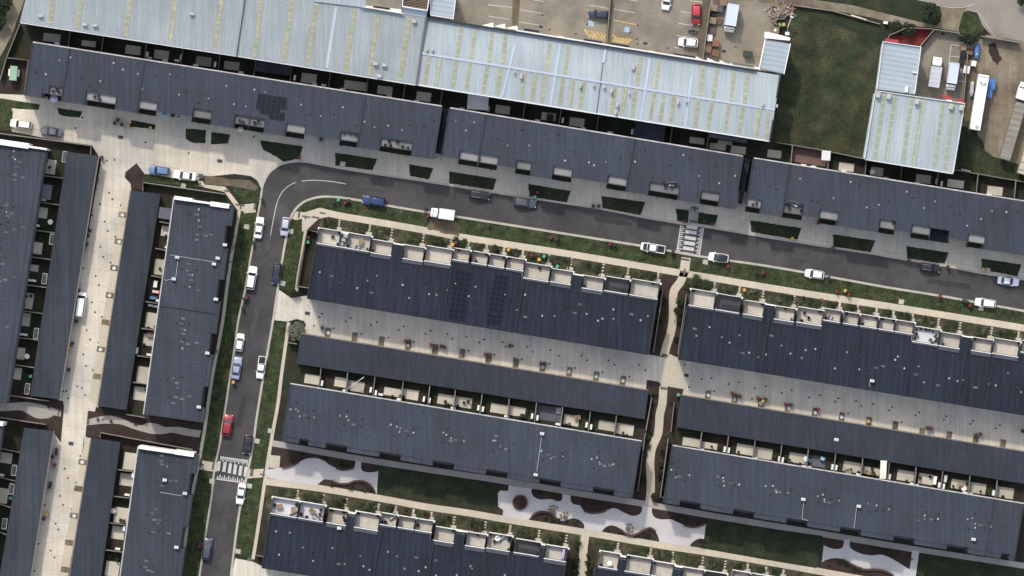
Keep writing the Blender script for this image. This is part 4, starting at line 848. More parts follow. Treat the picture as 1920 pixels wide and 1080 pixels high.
for c, r, ys, x0, x1 in ((0, 1, (240, 440, 650, 850, 1060), 322, 485), (0, 2, (175, 375, 580), 172, 325)):
    for y in ys:
        k = (y - 240) * .152 if r == 1 else (y - 175) * .152
        fence([Q(c, r, x0 - k, y - 4), Q(c, r, x1 - k, y + 18)], 1.8, 'timber fence between two backyards near the left edge, beside the western lane', 'fences between the far left backyards')
for c, r, ys, x0, x1, y0 in ((0, 1, (590, 790, 995), 1195, 1285, 590), (0, 2, (110, 310, 515, 715), 1090, 1212, 110)):
    for y in ys:
        k = (y - y0) * .152; fence([Q(c, r, x0 - k, y - 8), Q(c, r, x1 - k, y + 10)], 1.8, 'timber fence between two backyards of the row left of the side street', 'fences between the left street backyards')
for y in (290, 490, 690, 893): k = (y - 290) * .152; fence([Q(0, 3, 885 - k, y - 8), Q(0, 3, 1008 - k, y + 8)], 1.8, 'timber fence between two backyards at the lower left', 'fences between the lower left backyards')
for y in (135, 350, 550, 755): k = (y - 135) * .152; fence([Q(0, 3, 0 - 40, y - 20), Q(0, 3, 145 - k, y + 18)], 1.8, 'timber fence between two backyards in the lower left corner', 'fences between the corner backyards')
for s, lab, mt in (('556 538 562 500 576 430 597 436', 'dark fence around the narrow side yard at the left end of the central terrace row', 'fencedark'), ('560 537 580 540', 'short dark fence closing the side yard beside the rear lane entrance', 'fencedark'),
    ('1243 544 1225 661', 'dark side fence between the central terrace row and the winding path', 'fencedark'), ('1287 552 1271 664', 'dark side fence between the right terrace row and the winding path', 'fencedark'),
    ('1222 745 1211 808', 'dark side fence at the right end of the central garage row', 'fencedark'), ('1210 812 1196 922', 'dark side fence at the right end of the row above the plaza', 'fencedark'), ('1264 754 1258 810', 'dark side fence at the left end of the right garage row', 'fencedark'),
    ('1253 822 1238 932 1245 933', 'dark side fence at the left end of the row above the park lawn', 'fencedark'), ('-10 249 60 258 170 273 170 290', 'timber fence along the paved shared lane at the far left', 'fence'), ('268 358 268 342 345 353 422 364', 'timber fence above the white parapet row, below the parked blue and white cars', 'fence'),
    ('-5 738 92 752', 'timber fence behind the far left backyards, above the curved path', 'fence'), ('237 777 272 783', 'short timber fence above the right curved path', 'fence'), ('-5 782 86 796', 'timber fence below the left curved path', 'fence'), ('188 820 188 811 300 832 361 843', 'timber fence below the right curved path', 'fence'),
    ('480 1041 494 1044', 'short fence at the left end of the bottom terrace row', 'fence'), ('540 642 557 645', 'short pale fence beside the round tree at the rear lane', 'fence'), ('1456 267 1540 281 1622 298', 'fence between the big grass field and the backyards', 'fence'), ('1786 318 1800 320 1920 341 1990 353', 'pale wall between the weedy works yard and the backyards', 'kerb'),
    ('37 45 12 108 0 150', 'pale fence along the gravel path at the top left', 'fence'), ('12 108 53 113 45 178', 'pale wall around the green transformer box', 'kerb'), ('1752 55 1800 62', 'dark gate fence at the top of the works yard', 'fencedark'), ('1752 55 1726 86 1725 100', 'grey fence between red gravel bed and works yard', 'kerb'), ('1840 68 1866 72 1912 80', 'broken fence line beside the old road, top right', 'fence'), ('1664 76 1668 66 1700 52 1750 54', 'low fence around the red gravel bed', 'fence'),
    ('1145 -10 1137 92', 'thin pale wall between the two loading yards', 'kerb'), ('1815 96 1806 195', 'dark fence between works yard and dirt yard', 'fencedark'), ('1332 10 1318 110', 'low wall beside the dry garden strip of the loading yard', 'kerb')):
    fence(PL(s), 1.7, lab, None, mt)
# retaining edge of rear gardens
def grp(proto, spots, label, group, z=0, rz=None, jitter=0.0):
    first = True
    for sp in spots:
        q = W(sp[:2], z); a = rz if rz is not None else (angw(9.2) + R.uniform(-jitter, jitter))
        if first and not proto.get('used'):
            proto.location = q; proto.rotation_euler = (0, 0, a); proto['label'] = label; proto['group'] = group; proto['used'] = 1; first = False
        else: dup(proto, q, a, label, group)
def loc(c, r, s): return QL(c, r, s)
# air conditioning / hot water units by the back walls
def unit(name, label, cat, w, d, h, mt):
    t = thing(name, (0, 0, 0), label, cat); m = MB(); m.box((0, 0, h / 2), (w, d, h)); m.build('case', M[mt], t, origin=(0, 0, 0))
    m = MB(); m.tube((0, -d / 2 - .02, h * .55), (0, -d / 2 - .05, h * .55), min(w, h) * .36, 12); m.build('fan_grille', M['black'], t, origin=(0, 0, 0))
    m = MB(); m.box((0, 0, h + .015), (w * 1.04, d * 1.04, .03)); m.build('lid', M[mt], t, origin=(0, 0, 0)); return t
tk = unit('hot_water_tank', '', 'water tank', .75 * .5, .95, 1.5, 'white')
grp(tk, loc(1, 2, '497 713 862 763 900 785 1260 832 1302 842 1668 897 1702 907') + loc(2, 2, '150 960 190 972 558 1025 592 1040'), 'slim white tank on the back wall of the row above the plaza', 'white tanks in the central backyards')
grp(tk, loc(3, 3, '82 200 107 208 480 260 508 265 908 333 1280 395 1313 405 1687 455') + loc(2, 3, '1593 128 1623 135'), 'slim white tank on the back wall of the row above the park lawn', 'white tanks in the right backyards')
grp(tk, loc(0, 0, '1108 410 1362 430 1617 485') + loc(1, 0, '292 585 1745 818') + loc(2, 0, '380 905 900 990') + loc(3, 1, '1262 280 1297 300'), 'slim white tank in a shaded yard behind the top street houses', 'white tanks in the shaded yards')
grp(tk, loc(0, 3, '1000 320 935 720') + loc(0, 2, '1030 470'), 'upright white tank beside a backyard patio at the left', 'white tanks in the left backyards')
ac = unit('air_conditioner', '', 'air conditioner', .9, .4, .7, 'white')
grp(ac, loc(0, 1, '280 612 215 1020 255 1025 1257 775 330 420') + loc(0, 2, '150 345 190 350 1120 500 1190 95 1130 130 1172 138') + loc(0, 3, '955 470 885 875 15 322'), 'white air conditioner on a backyard fence at the left', 'white units in the left backyards')
grp(ac, loc(1, 2, '670 770 1075 835 1480 900 1880 962 935 798') + loc(2, 2, '345 1020'), 'small white unit at the gutter of the row above the plaza', 'small units by the central gutter')
grp(ac, loc(3, 3, '270 258 303 262 680 318 1080 388 1108 396 1475 455 1512 462') + loc(2, 3, '1420 130 1820 195'), 'small white unit at the gutter of the row above the park lawn', 'small units by the right gutter')
grp(ac, loc(0, 0, '430 328 1240 455 1120 435 1470 490 1330 455 1810 545') + loc(1, 0, '510 640 440 636 1000 725 1205 760 1545 815 650 670') + loc(2, 0, '190 905 70 900 735 995 535 965') + loc(3, 1, '265 160 340 172 885 258 1115 295 1655 382 565 205'), 'small pale unit behind the top street houses', 'small units behind the top street')
# roof mounted units with conduit: parts of their rows
def roof_unit(par, zf, spots, lines, ln=.22):
    for (x, y) in spots:
        p = W((x, y), zf((x, y))); m = MB(); m.box((p.x, p.y, p.z + .4), (.72, .5, .6), angw(9)); m.box((p.x, p.y, p.z + .06), (.8, .25, .12), angw(9)); o = wpart(m, 'air_conditioner', M['lightgrey'], par)
        m = MB(); m.tube((p.x, p.y, p.z + .7), (p.x, p.y, p.z + .73), .18, 12); wpart(m, 'fan_grille', M['grey'], o)
    for l in lines: m = ribz(l, .75, zf, .02, .10); wpart(m, 'conduit', M['grey'], par)
def ribz(l, w, zf, a, b):
    m = MB()
    for p, q in zip(l, l[1:]):
        d = Vector((q[0] - p[0], q[1] - p[1])).normalized(); n = Vector((-d.y, d.x)) * w / 2
        m.prism([(p[0] + n.x, p[1] + n.y), (q[0] + n.x, q[1] + n.y), (q[0] - n.x, q[1] - n.y), (p[0] - n.x, p[1] - n.y)], lambda s: zf(s) + a, lambda s: zf(s) + b)
    return m
roof_unit(L3, zL3, PL('332.5 482.5 401.5 495 408.5 484 326 523 422 459 405 561 389 662 373 763'), [PL('318 478 331 480 400 491'), PL('334 486 329.5 520'), PL('322 523 312 526 308 524')])
roof_unit(L5, zL5, PL('347 925 331 1026 309 900'), [PL('300 923 342 930')])
roof_unit(B1, zB1, PL('1016.5 813 1004.5 890'), [PL('1016 816 1006.5 884')])
roof_unit(B2, zB2, PL('1506 936 1610 949 1825 1011 1568 824'), [PL('1507 940 1503.5 973 1515 976'), PL('1606 952 1601 991')])
roof_unit(C_, zC, PL('1635 714'), [PL('1630 716 1631 725')])
roof_unit(D_, zD, PL('636 990'), [])

# ---------------------------------------------------------------- vehicles
def loft(m, st, prof):
    """st: (x, half width, z low, z high); prof: (width fraction, height fraction)"""
    rings = []
    for x, w, z0, z1 in st:
        r = [(x, -w * a, z0 + (z1 - z0) * b) for a, b in prof] + [(x, w * a, z0 + (z1 - z0) * b) for a, b in reversed(prof)]
        rings.append(r)
    n = len(rings[0]); base = [v for r in rings for v in r]; f = []
    for i in range(len(rings) - 1):
        for j in range(n): f.append((i * n + j, i * n + (j + 1) % n, (i + 1) * n + (j + 1) % n, (i + 1) * n + j))
    f += [tuple(range(n)), tuple(range(len(base) - 1, len(base) - n - 1, -1))]
    m.add(base, f)
PAINT = {}
def pmat(col):
    if col not in PAINT: PAINT[col] = paint('car_paint', col)
    return PAINT[col]
KIND = {  # length, roof height, bonnet height, windscreen base / top, rear window top / base
    'sedan': (4.7, 1.42, .92, 1.02, .30, -.95, -1.55), 'hatch': (4.1, 1.48, .95, .98, .30, -1.50, -1.85), 'wagon': (4.6, 1.62, 1.02, 1.02, .40, -1.85, -2.15),
    'ute': (5.2, 1.75, 1.05, 1.20, .70, -.62, -.85), 'van': (4.8, 1.95, 1.15, 1.75, 1.15, -2.22, -2.32)}
def wheels(t, xs, yw, r=.32, w=.22):
    for x in xs:
        for s in (-1, 1):
            m = MB(); m.tube((x, s * (yw - w), r), (x, s * yw, r), r, 14); o = m.build('wheel', M['tyre'], t, True, origin=(0, 0, 0)); o.data.polygons.foreach_set('use_smooth', [False] * len(o.data.polygons))
            m = MB(); m.tube((x, s * (yw - .02), r), (x, s * (yw + .012), r), r * .62, 10); m.build('rim', M['rim'], o, origin=(0, 0, 0))
def car(p, deg, kind, col, label, scale=1.0, roofcol=None, z=0.0, group='parked cars', bonnet=None, name='parked_car', rails=False):
    L, zr, zb, a0, a1, b1, b0 = KIND[kind]; h = L / 2; W2 = .90
    t = thing(name, W(p, z), label, 'ute' if kind == 'ute' else ('van' if kind == 'van' else 'car'), group, angw(deg)); t.scale = (scale,) * 3
    pm = pmat(col); prof = [(.80, 0), (.97, .12), (1, .45), (.99, .78), (.93, .94), (.80, 1.0)]
    st = [(-h, .66, .38, zb - .16), (-h + .07, .78, .30, zb - .05), (-h + .28, .86, .24, zb), (-h + .9, .90, .22, zb + .03), (0, .91, .22, zb + .02), (a0, .90, .22, zb), (h - .55, .87, .22, zb - .10), (h - .2, .80, .25, zb - .18), (h - .05, .66, .30, zb - .28), (h, .50, .36, zb - .36)]
    m = MB(); loft(m, st, prof)
    # roof and pillars of the cabin
    rw = .64; bw = .80
    q = [(a0, bw, zb), (a1, rw, zr - .05), (b1, rw, zr - .06), (b0, bw, zb)]
    cab = [(q[0][0] - .02, -q[0][1], q[0][2] - .03), (q[1][0], -rw, q[1][2]), (q[2][0], -rw, q[2][2]), (q[3][0] + .02, -bw, q[3][2] - .03)]
    vs_ = cab + [(x, -y, zz) for x, y, zz in cab]
    m.add(vs_, [(0, 1, 2, 3), (7, 6, 5, 4), (0, 4, 5, 1), (1, 5, 6, 2), (2, 6, 7, 3), (3, 7, 4, 0)])
    if kind == 'ute':
        body = m.build('body', pm, t, True, origin=(0, 0, 0))
        m = MB(); m.box((-1.72, 0, zb + .045), (1.55, 1.42, .04)); m.build('tray', M['black'], t, origin=(0, 0, 0))
        m = MB()
        for y in (-.8, .8): m.box((-1.72, y, zb + .12), (1.7, .12, .24))
        m.box((-2.52, 0, zb + .12), (.1, 1.48, .24)); m.build('tray_side', pm, t, origin=(0, 0, 0))
    else: body = m.build('body', pm, t, True, origin=(0, 0, 0))
    md = body.modifiers.new('bevel', 'BEVEL'); md.width = .03; md.segments = 1; md.limit_method = 'ANGLE'; md.angle_limit = math.radians(50)
    rp = MB(); rx0, rx1 = b1 - .02, a1 + .02
    loft(rp, [(rx0, .52, zr - .06, zr - .03), (rx0 + .12, .63, zr - .06, zr), ((rx0 + rx1) / 2, .655, zr - .06, zr + .03), (rx1 - .12, .64, zr - .06, zr + .01), (rx1, .55, zr - .06, zr - .02)], [(1, 0), (1, .5), (.88, .95), (.5, 1.0)])
    ro = rp.build('roof', pmat(roofcol) if roofcol else pm, t, True, origin=(0, 0, 0))
    if rails:
        m = MB()
        for y in (-.58, .58): m.tube((rx0 + .2, y, zr + .07), (rx1 - .3, y, zr + .07), .03, 6)
        m.build('roof_rail', M['rim'], t, origin=(0, 0, 0))
    def glass(nm, quad):
        g_ = MB(); n = (Vector(quad[1]) - Vector(quad[0])).cross(Vector(quad[3]) - Vector(quad[0])).normalized() * .012
        if n.z < 0: n = -n
        g_.add([Vector(v) + n for v in quad] + [Vector(v) - n for v in quad], [(0, 1, 2, 3), (7, 6, 5, 4), (0, 4, 5, 1), (1, 5, 6, 2), (2, 6, 7, 3), (3, 7, 4, 0)]); g_.build(nm, M['glass'], t, origin=(0, 0, 0))
    e = .03
    glass('windscreen', [(a0 - e, -.74, zb + .02), (a0 - e, .74, zb + .02), (a1 + e, .60, zr - .06), (a1 + e, -.60, zr - .06)])
    if b0 - b1 < -.05: glass('rear_window', [(b0 + e, -.72, zb + .03), (b0 + e, .72, zb + .03), (b1 - e, .58, zr - .08), (b1 - e, -.58, zr - .08)])
    for s in (-1, 1): glass('side_window', [(a0 - .25, s * (bw - .01), zb + .05), (a1 + .02, s * (rw + .015), zr - .08), (b1 + .05, s * (rw + .015), zr - .09), (b0 + .25, s * (bw - .01), zb + .05)])
    wheels(t, (-h + .85, h - .85), .89)
    for s in (-1, 1):
        m = MB(); m.box((h - .16, s * .62, zb - .30), (.22, .26, .14)); m.build('headlight', M['lampw'], t, origin=(0, 0, 0))
        m = MB(); m.box((-h + .05, s * .66, zb - .14), (.14, .24, .16)); m.build('taillight', M['lampr'], t, origin=(0, 0, 0))
        m = MB(); m.box((a0 - .12, s * 1.0, zb + .06), (.16, .2, .14)); m.build('mirror', pm, t, origin=(0, 0, 0))
    if bonnet:
        m = MB(); m.add([(a0 + .08, -.74, zb + .025), (h - .5, -.70, zb - .075), (h - .5, .70, zb - .075), (a0 + .08, .74, zb + .025), (a0 + .08, -.74, zb - .02), (h - .5, -.70, zb - .11), (h - .5, .70, zb - .11), (a0 + .08, .74, zb - .02)], [(0, 1, 2, 3), (7, 6, 5, 4), (0, 4, 5, 1), (1, 5, 6, 2), (2, 6, 7, 3), (3, 7, 4, 0)]); m.build('bonnet', pmat(bonnet), t, origin=(0, 0, 0))
    return t
WH = (.80, .79, .77); BK = (.012, .013, .018); SV = (.42, .44, .50); NV = (.015, .022, .045); DG = (.06, .07, .085); BL = (.014, .03, .11); LB = (.09, .17, .30); RD = (.26, .014, .022)
E_ = 9.2; Wd = 189.2; UP = -81.3; DN = 98.7
car((40, 233), 187, 'wagon', (.66, .64, .58), 'cream white wagon parked at the far left below the dark townhouse row', .88, z=.03)
car((97, 247), 188, 'sedan', (.10, .11, .13), 'dark grey sedan beside the cream wagon at the far left', .88, z=.03)
car((299, 320), 186, 'wagon', LB, 'light blue wagon parked beside a white sedan on the shared lane', .86, z=.03)
car((347, 329), 188, 'sedan', WH, 'white sedan parked beside the light blue wagon on the shared lane', .92, z=.03)
car((702, 377), 189, 'wagon', BL, 'bright blue car at the kerb just after the bend of the main street', .96)
car((899, 366), 9, 'wagon', BK, 'black car with pale roof rails, left of the slate grey wagon', .86, rails=True)
car((984, 380), 7, 'wagon', DG, 'slate grey wagon in the shade at the upper kerb of the main street', .94)
car((1224, 465), Wd, 'ute', WH, 'white ute with black bonnet and dark tray just left of the zebra crossing', .88, bonnet=BK)
car((1347, 483), 188, 'hatch', WH, 'white hatchback with a black roof just right of the main street crossing', .92, roofcol=BK)
car((1527, 514), 189, 'hatch', WH, 'small white car alone at the lower kerb of the main street', .88)
car((1743, 502), 9, 'wagon', BK, 'black car with pale roof rails alone at the right of the main street', .84, rails=True)
car((1890, 527), 8, 'sedan', (.66, .68, .74), 'silver white sedan at the right edge of the main street, upper kerb', .86)
car((1847, 568), 188, 'wagon', WH, 'white car with dark roof hatch at the lower right kerb, beside two black bins', .86)
car((486, 427), -82, 'sedan', WH, 'white sedan at the left kerb of the side street, at the bend', .86)
car((535, 425), 98, 'hatch', SV, 'silver hatchback opposite the white sedan at the bend', .86)
car((472, 521), -80, 'wagon', WH, 'white wagon at the left kerb of the side street, opposite the black car', .96)
car((519, 513), 98, 'wagon', NV, 'black car at the right kerb of the side street near the rear lane entrance', .88)
car((450, 642), UP, 'hatch', WH, 'white hatchback directly in front of the blue silver sedan on the side street', .82)
car((444, 690), UP, 'sedan', (.27, .32, .44), 'blue silver sedan with a yellow lidded bin at its tail, side street', .90)
car((490, 689), DN, 'ute', WH, 'white ute with covered white tray at the right kerb of the side street', .82)
car((427, 797), UP, 'hatch', RD, 'red hatchback at the left kerb of the side street', 1.0)
car((465, 833), DN, 'hatch', BK, 'black hatchback just above the side street crossing', .90)
car((452, 926), DN, 'sedan', WH, 'white sedan just below the side street crossing', .84)
car((389, 1029), UP, 'wagon', (.045, .055, .08), 'dark slate car at the bottom of the side street', .90)
car((152, 571), -82, 'van', WH, 'white van parked in the western lane beside the garages', .98, z=.03, name='parked_van')
car((1122, 27), 185, 'wagon', (.02, .03, .055), 'dark navy car in the left loading yard', .84, z=.03)
car((1250, 1), 100, 'hatch', WH, 'white car cut off by the top edge in the loading yard', .9, z=.03)
car((1305, 27), 93, 'hatch', RD, 'red car parked across the bays beside the dry garden strip', .98, z=.03, roofcol=(.42, .03, .05))
car((1290, 80), 186, 'hatch', WH, 'white hatchback in the right loading yard, below the motorcycle', .90, z=.03)
def truck(p, deg, L, wd, hh, bodymat, label, cab='front', cabcol=WH, cabw=2.1, cabl=1.7, name='truck', z=.03, roofm=None, low=False):
    """box truck: cab at +x"""
    t = thing(name, W(p, z), label, 'truck', None, angw(deg)); h = L / 2
    m = MB(); m.box((-cabl / 2 - .1, 0, (hh + .95) / 2), (L - cabl - .2, wd, hh - .95)); o = m.build('cargo_box', bodymat, t, origin=(0, 0, 0))
    md = o.modifiers.new('bevel', 'BEVEL'); md.width = .05; md.segments = 2
    m = MB(); bx = L - cabl - .2; cx = -cabl / 2 - .1
    for y in (-1, 1): m.box((cx, y * (wd / 2 - .05), hh + .03), (bx, .09, .06))
    for x in (-1, 1): m.box((cx + x * (bx / 2 - .05), 0, hh + .032), (.09, wd, .06))
    m.build('edge_rail', M['lightgrey'], o, origin=(0, 0, 0))
    m = MB(); m.box((-.2, 0, .75), (L - .8, .9, .25)); m.build('chassis', M['black'], t, origin=(0, 0, 0))
    ch = 2.15; m = MB(); cw = cabw / 2
    loft(m, [(h - cabl, cw * .96, .5, ch), (h - cabl + .3, cw, .45, ch + .05), (h - .55, cw, .45, ch), (h - .2, cw * .97, .45, ch - .35), (h, cw * .9, .5, 1.25)], [(.95, 0), (1, .2), (1, .8), (.92, .98), (.5, 1.0)])
    m.build('cab', pmat(cabcol), t, True, origin=(0, 0, 0))
    m = MB(); m.add([(h - .50, -cw * .84, ch + .02), (h - .50, cw * .84, ch + .02), (h - .05, cw * .84, 1.35), (h - .05, -cw * .84, 1.35), (h - .56, -cw * .84, ch - .04), (h - .56, cw * .84, ch - .04), (h - .12, cw * .84, 1.3), (h - .12, -cw * .84, 1.3)], [(0, 1, 2, 3), (7, 6, 5, 4), (0, 4, 5, 1), (1, 5, 6, 2), (2, 6, 7, 3), (3, 7, 4, 0)]); m.build('windscreen', M['glass'], t, origin=(0, 0, 0))
    wheels(t, (-h + 1.0, h - 1.0), wd / 2 - .02, .42, .28)
    for s in (-1, 1): m = MB(); m.box((h - .35, s * (cw + .12), 1.7), (.12, .2, .4)); m.build('mirror', M['black'], t, origin=(0, 0, 0))
    return t
truck((830, 401), 188, 4.5, 1.95, 2.4, pmat((.66, .67, .70)), 'small white box truck at the lower kerb of the main street', z=0, cabl=1.35, cabw=1.7)
truck((1370, 35), 99, 5.2, 2.15, 3.2, M['truckblue'], 'white box truck with a pale blue roof in the yard of crates', cabl=.95, cabw=1.9)
truck((1753, 136), -81, 5.7, 2.0, 2.6, M['truckgrey'], 'truck with a grey tray top and white cab pointing up, works yard', cabl=1.65, cabw=1.75)
truck((1784, 144), 98, 5.1, 1.85, 2.8, M['truckblue'], 'truck with a pale lilac roof and cab pointing down, works yard', cabl=1.0, cabw=1.7)
def trailer(p, deg, L, wd, hh, mt, label, tarp=False):
    t = thing('semi_trailer', W(p, .03), label, 'trailer', None, angw(deg)); h = L / 2
    m = MB(); m.box((0, 0, (hh + 1.0) / 2), (L, wd, hh - 1.0)); o = m.build('body', mt, t, origin=(0, 0, 0)); md = o.modifiers.new('bevel', 'BEVEL'); md.width = .06; md.segments = 2
    m = MB(); m.box((0, 0, .85), (L - .6, 1.0, .28)); m.build('chassis', M['black'], t, origin=(0, 0, 0)); wheels(t, (-h + 1.0, -h + 2.1, -h + 3.2), wd / 2 - .02, .45, .3)
    if not tarp:
        for x, y, r in ((h - 1.5, .35, .3), (h - 1.7, -.45, .34), (h - 1.9, .1, .2), (-h + .6, -.3, .34)): m = MB(); m.tube((x, y, hh), (x, y, hh + .12), r, 12); m.build('hatch', M['grey'], o, origin=(0, 0, 0))
        m = MB(); m.box((h - .4, 0, hh + .05), (.1, wd * .9, .1)); m.build('bar', M['grey'], o, origin=(0, 0, 0))
    else:
        m = MB()
        for i in range(9): m.box((-h + (i + .5) * L / 9, 0, hh + .02), (.12, wd + .06, .08))
        m.build('strap', M['canvasgrey'], o, origin=(0, 0, 0))
    return t
trailer((1833.5, 193), -80.5, 10.4, 2.0, 3.2, pmat((.78, .77, .74)), 'long white semi trailer with round hatches parked on the dirt yard')
trailer((1897, 247), -73.5, 11.0, 2.0, 2.6, M['canvasgrey'], 'long semi trailer under a grey brown tarp at the right edge', True)
trailer((1935, 266), -73.5, 13.0, 2.4, 3.4, M['canvas'], 'tan covered trailer cut off by the right edge', True)
t = thing('truck_cab', W((1916, 172), .03), 'white truck cab at the right edge, in front of the grey brown trailer', 'truck', None, angw(-73))
m = MB(); loft(m, [(-1.6, .95, .6, 2.3), (-.4, 1.0, .5, 2.6), (.4, 1.0, .5, 2.5), (.8, .95, .5, 1.6), (1.7, .8, .6, 1.4)], [(.95, 0), (1, .2), (1, .8), (.9, 1)]); m.build('cab', pmat(WH), t, origin=(0, 0, 0))
m = MB(); m.add([(.42, -.85, 2.5), (.42, .85, 2.5), (.84, .85, 1.65), (.84, -.85, 1.65), (.36, -.85, 2.4), (.36, .85, 2.4), (.78, .85, 1.55), (.78, -.85, 1.55)], [(0, 1, 2, 3), (7, 6, 5, 4), (0, 4, 5, 1), (1, 5, 6, 2), (2, 6, 7, 3), (3, 7, 4, 0)]); m.build('windscreen', M['glass'], t, origin=(0, 0, 0)); wheels(t, (-1.0, 1.0), .95, .45, .3)
def tank(p, deg, L, r, mt, label):
    t = thing('storage_tank', W(p, .03), label, 'tank', None, angw(deg)); m = MB(); a = L / 2
    m.tube((-a + .4, 0, r + .2), (a - .4, 0, r + .2), r, 16); m.tube((-a, 0, r + .2), (-a + .4, 0, r + .2), r * .6, 16, r); m.tube((a - .4, 0, r + .2), (a, 0, r + .2), r, 16, r * .6); m.build('shell', mt, t, origin=(0, 0, 0))
    m = MB(); m.tube((a * .5, 0, 2 * r + .1), (a * .5, 0, 2 * r + .35), .2, 10); m.build('hatch', M['grey'], t, origin=(0, 0, 0))
    m = MB(); m.box((-a * .5, 0, .15), (.2, r * 1.6, .3)); m.box((a * .5, 0, .15), (.2, r * 1.6, .3)); m.build('cradle', M['black'], t, origin=(0, 0, 0))
tank((1831, 95), 93, 2.9, .47, M['blue'], 'blue rounded tank beside the hedge in the dirt yard'); tank((1822, 167), 95, 2.8, .40, M['grey'], 'grey rounded tank between works yard and white trailer')
def skip(p, deg, L, wd, hh, mt, inner, label, name='skip_bin', cat='skip'):
    t = thing(name, W(p, .03), label, cat, None, angw(deg)); m = MB(); m.box((0, 0, hh / 2), (L * .9, wd * .94, hh)); m.build('body', mt, t, origin=(0, 0, 0))
    m = MB()
    for y in (-1, 1): m.box((0, y * wd / 2, hh), (L, .1, .12))
    for x in (-1, 1): m.box((x * L / 2, 0, hh), (.1, wd, .12))
    m.build('rim', mt, t, origin=(0, 0, 0)); m = MB(); m.box((0, 0, hh + .02), (L * .88, wd * .9, .03)); m.build('load', inner, t, origin=(0, 0, 0)); return t
skip((1859, 158), 98, 1.9, 1.1, 1.3, M['blue'], M['blue'], 'blue bin above its twin, right of the white trailer'); skip((1855, 174), 98, 1.8, .75, 1.2, M['blue'], M['blue'], 'narrow blue bin below the wider one, right of the white trailer')
skip((1402, 102), 4, 1.7, 1.0, 1.2, M['black'], M['binbody'], 'dark waste bin standing alone in the crate yard')
skip((1369 - 38.5, 71.5), 5, 1.1, 1.3, 1.0, M['facade'], M['lightgrey'], 'grey edged open crate among the pallet stacks')
t = thing('transformer_box', W((27, 138), 0), 'pale green electrical transformer box inside a walled enclosure', 'transformer', None, angw(5))
m = MB(); m.box((0, 0, .95), (1.25, 2.6, 1.9)); m.build('case', M['greenbox'], t, origin=(0, 0, 0)); m = MB(); m.box((0, .1, .7), (2.0, 1.3, 1.3)); m.build('radiator', M['cream'], t, origin=(0, 0, 0)); m = MB(); m.box((0, 0, 1.93), (1.35, 2.7, .06)); m.build('lid', M['greenbox'], t, origin=(0, 0, 0))
# motorcycle
t = thing('motorcycle', W((1299, 58), .03), 'dark motorcycle parked between two bay lines', 'motorcycle', None, angw(2))
for x in (-.65, .65): m = MB(); m.tube((x, -.06, .32), (x, .06, .32), .32, 14); m.build('wheel', M['tyre'], t, origin=(0, 0, 0))
m = MB(); loft(m, [(-.6, .12, .55, .8), (-.1, .17, .4, .85), (.35, .2, .35, .98), (.6, .08, .5, .95)], [(1, 0), (1, .7), (.5, 1)]); m.build('body', M['black'], t, origin=(0, 0, 0)); m = MB(); m.tube((.55, -.36, 1.05), (.55, .36, 1.05), .03, 6); m.build('handlebar', M['grey'], t, origin=(0, 0, 0)); m = MB(); m.box((-.25, 0, .87), (.6, .22, .1)); m.build('seat', M['black'], t, origin=(0, 0, 0))

# ---------------------------------------------------------------- wheelie bins
def wheelie(lid):
    t = thing('wheelie_bin', (0, 0, -50), 'bin', 'bin'); m = MB(); m.box((0, 0, .52), (.5, .55, .96), 0, 1.0); m.build('body', M['binbody'], t, origin=(0, 0, 0))
    m = MB(); m.box((0, -.02, 1.03), (.54, .60, .07)); m.box((0, -.02, 1.08), (.44, .48, .05)); m.build('lid', M[lid], t, origin=(0, 0, 0)); m = MB()
    m.tube((-.28, .27, .1), (-.2, .27, .1), .1, 8); m.build('wheel', M['tyre'], t, origin=(0, 0, 0)); m = MB(); m.tube((.2, .27, .1), (.28, .27, .1), .1, 8); m.build('wheel', M['tyre'], t, origin=(0, 0, 0)); return t
BIN = {k: wheelie(v) for k, v in (('red', 'binred'), ('yellow', 'binyellow'), ('green', 'bingreen'), ('black', 'bindark'))}
LID = {'red': 'red lidded', 'yellow': 'yellow lidded', 'green': 'green lidded', 'black': 'all black'}
def bins(c, r, k, s, where, gname, z=.04):
    grp(BIN[k], loc(c, r, s), '%s wheelie bin %s' % (LID[k], where), '%s bins %s' % (LID[k], gname), z, None, .5)
RL = ('standing in the rear lane at a garage', 'in the rear lane'); MS = ('put out along the main street', 'along the main street'); WL = ('in the western lane beside a garage', 'in the western lane'); SS = ('at the kerb of the side street', 'along the side street'); NL = ('in front of the upper left houses', 'in front of the upper left row')
for a in ((1, 2, 'red', '1120 398 1315 428 1720 498'), (1, 2, 'black', '1152 398 1352 436 1390 436 1415 444 1752 500 497 298 1905 434'), (2, 2, 'black', '20 535 218 565 246 566 1675 805 1708 812 1900 836'), (2, 2, 'red', '1652 792 1845 828'), (2, 2, 'yellow', '1880 846'), (3, 2, 'black', '172 876 1195 1050 1908 1072'), (3, 2, 'red', '130 872 375 912 1224 1052'), (3, 2, 'yellow', '750 998'), (1, 2, 'black', '1548 470'), (3, 3, 'black', '1558 24'), (3, 3, 'red', '1592 16')): bins(*a, *RL)
bins(2, 2, 'green', '1246 800', 'on the planted corner beside the winding path', 'by the path')
for a in ((3, 1, 'yellow', '180 708 1612 940'), (3, 1, 'black', '485 780 1055 878 1347 922 455 1003'), (2, 1, 'green', '172 397'), (2, 1, 'red', '193 362 1290 580 1500 600 735 750 290 700 1620 916 1880 965'), (2, 1, 'black', '608 468 650 466 766 756 335 712 1205 810 1445 578 1830 960'), (1, 1, 'black', '580 436 694 426 1268 486 1745 612'), (1, 1, 'green', '620 418'), (1, 1, 'red', '670 442 1290 540 325 102'), (3, 2, 'red', '512 26 602 50 1290 62 1512 130'), (3, 2, 'yellow', '577 20'), (3, 2, 'black', '1465 95 1490 102')): bins(*a, *MS)
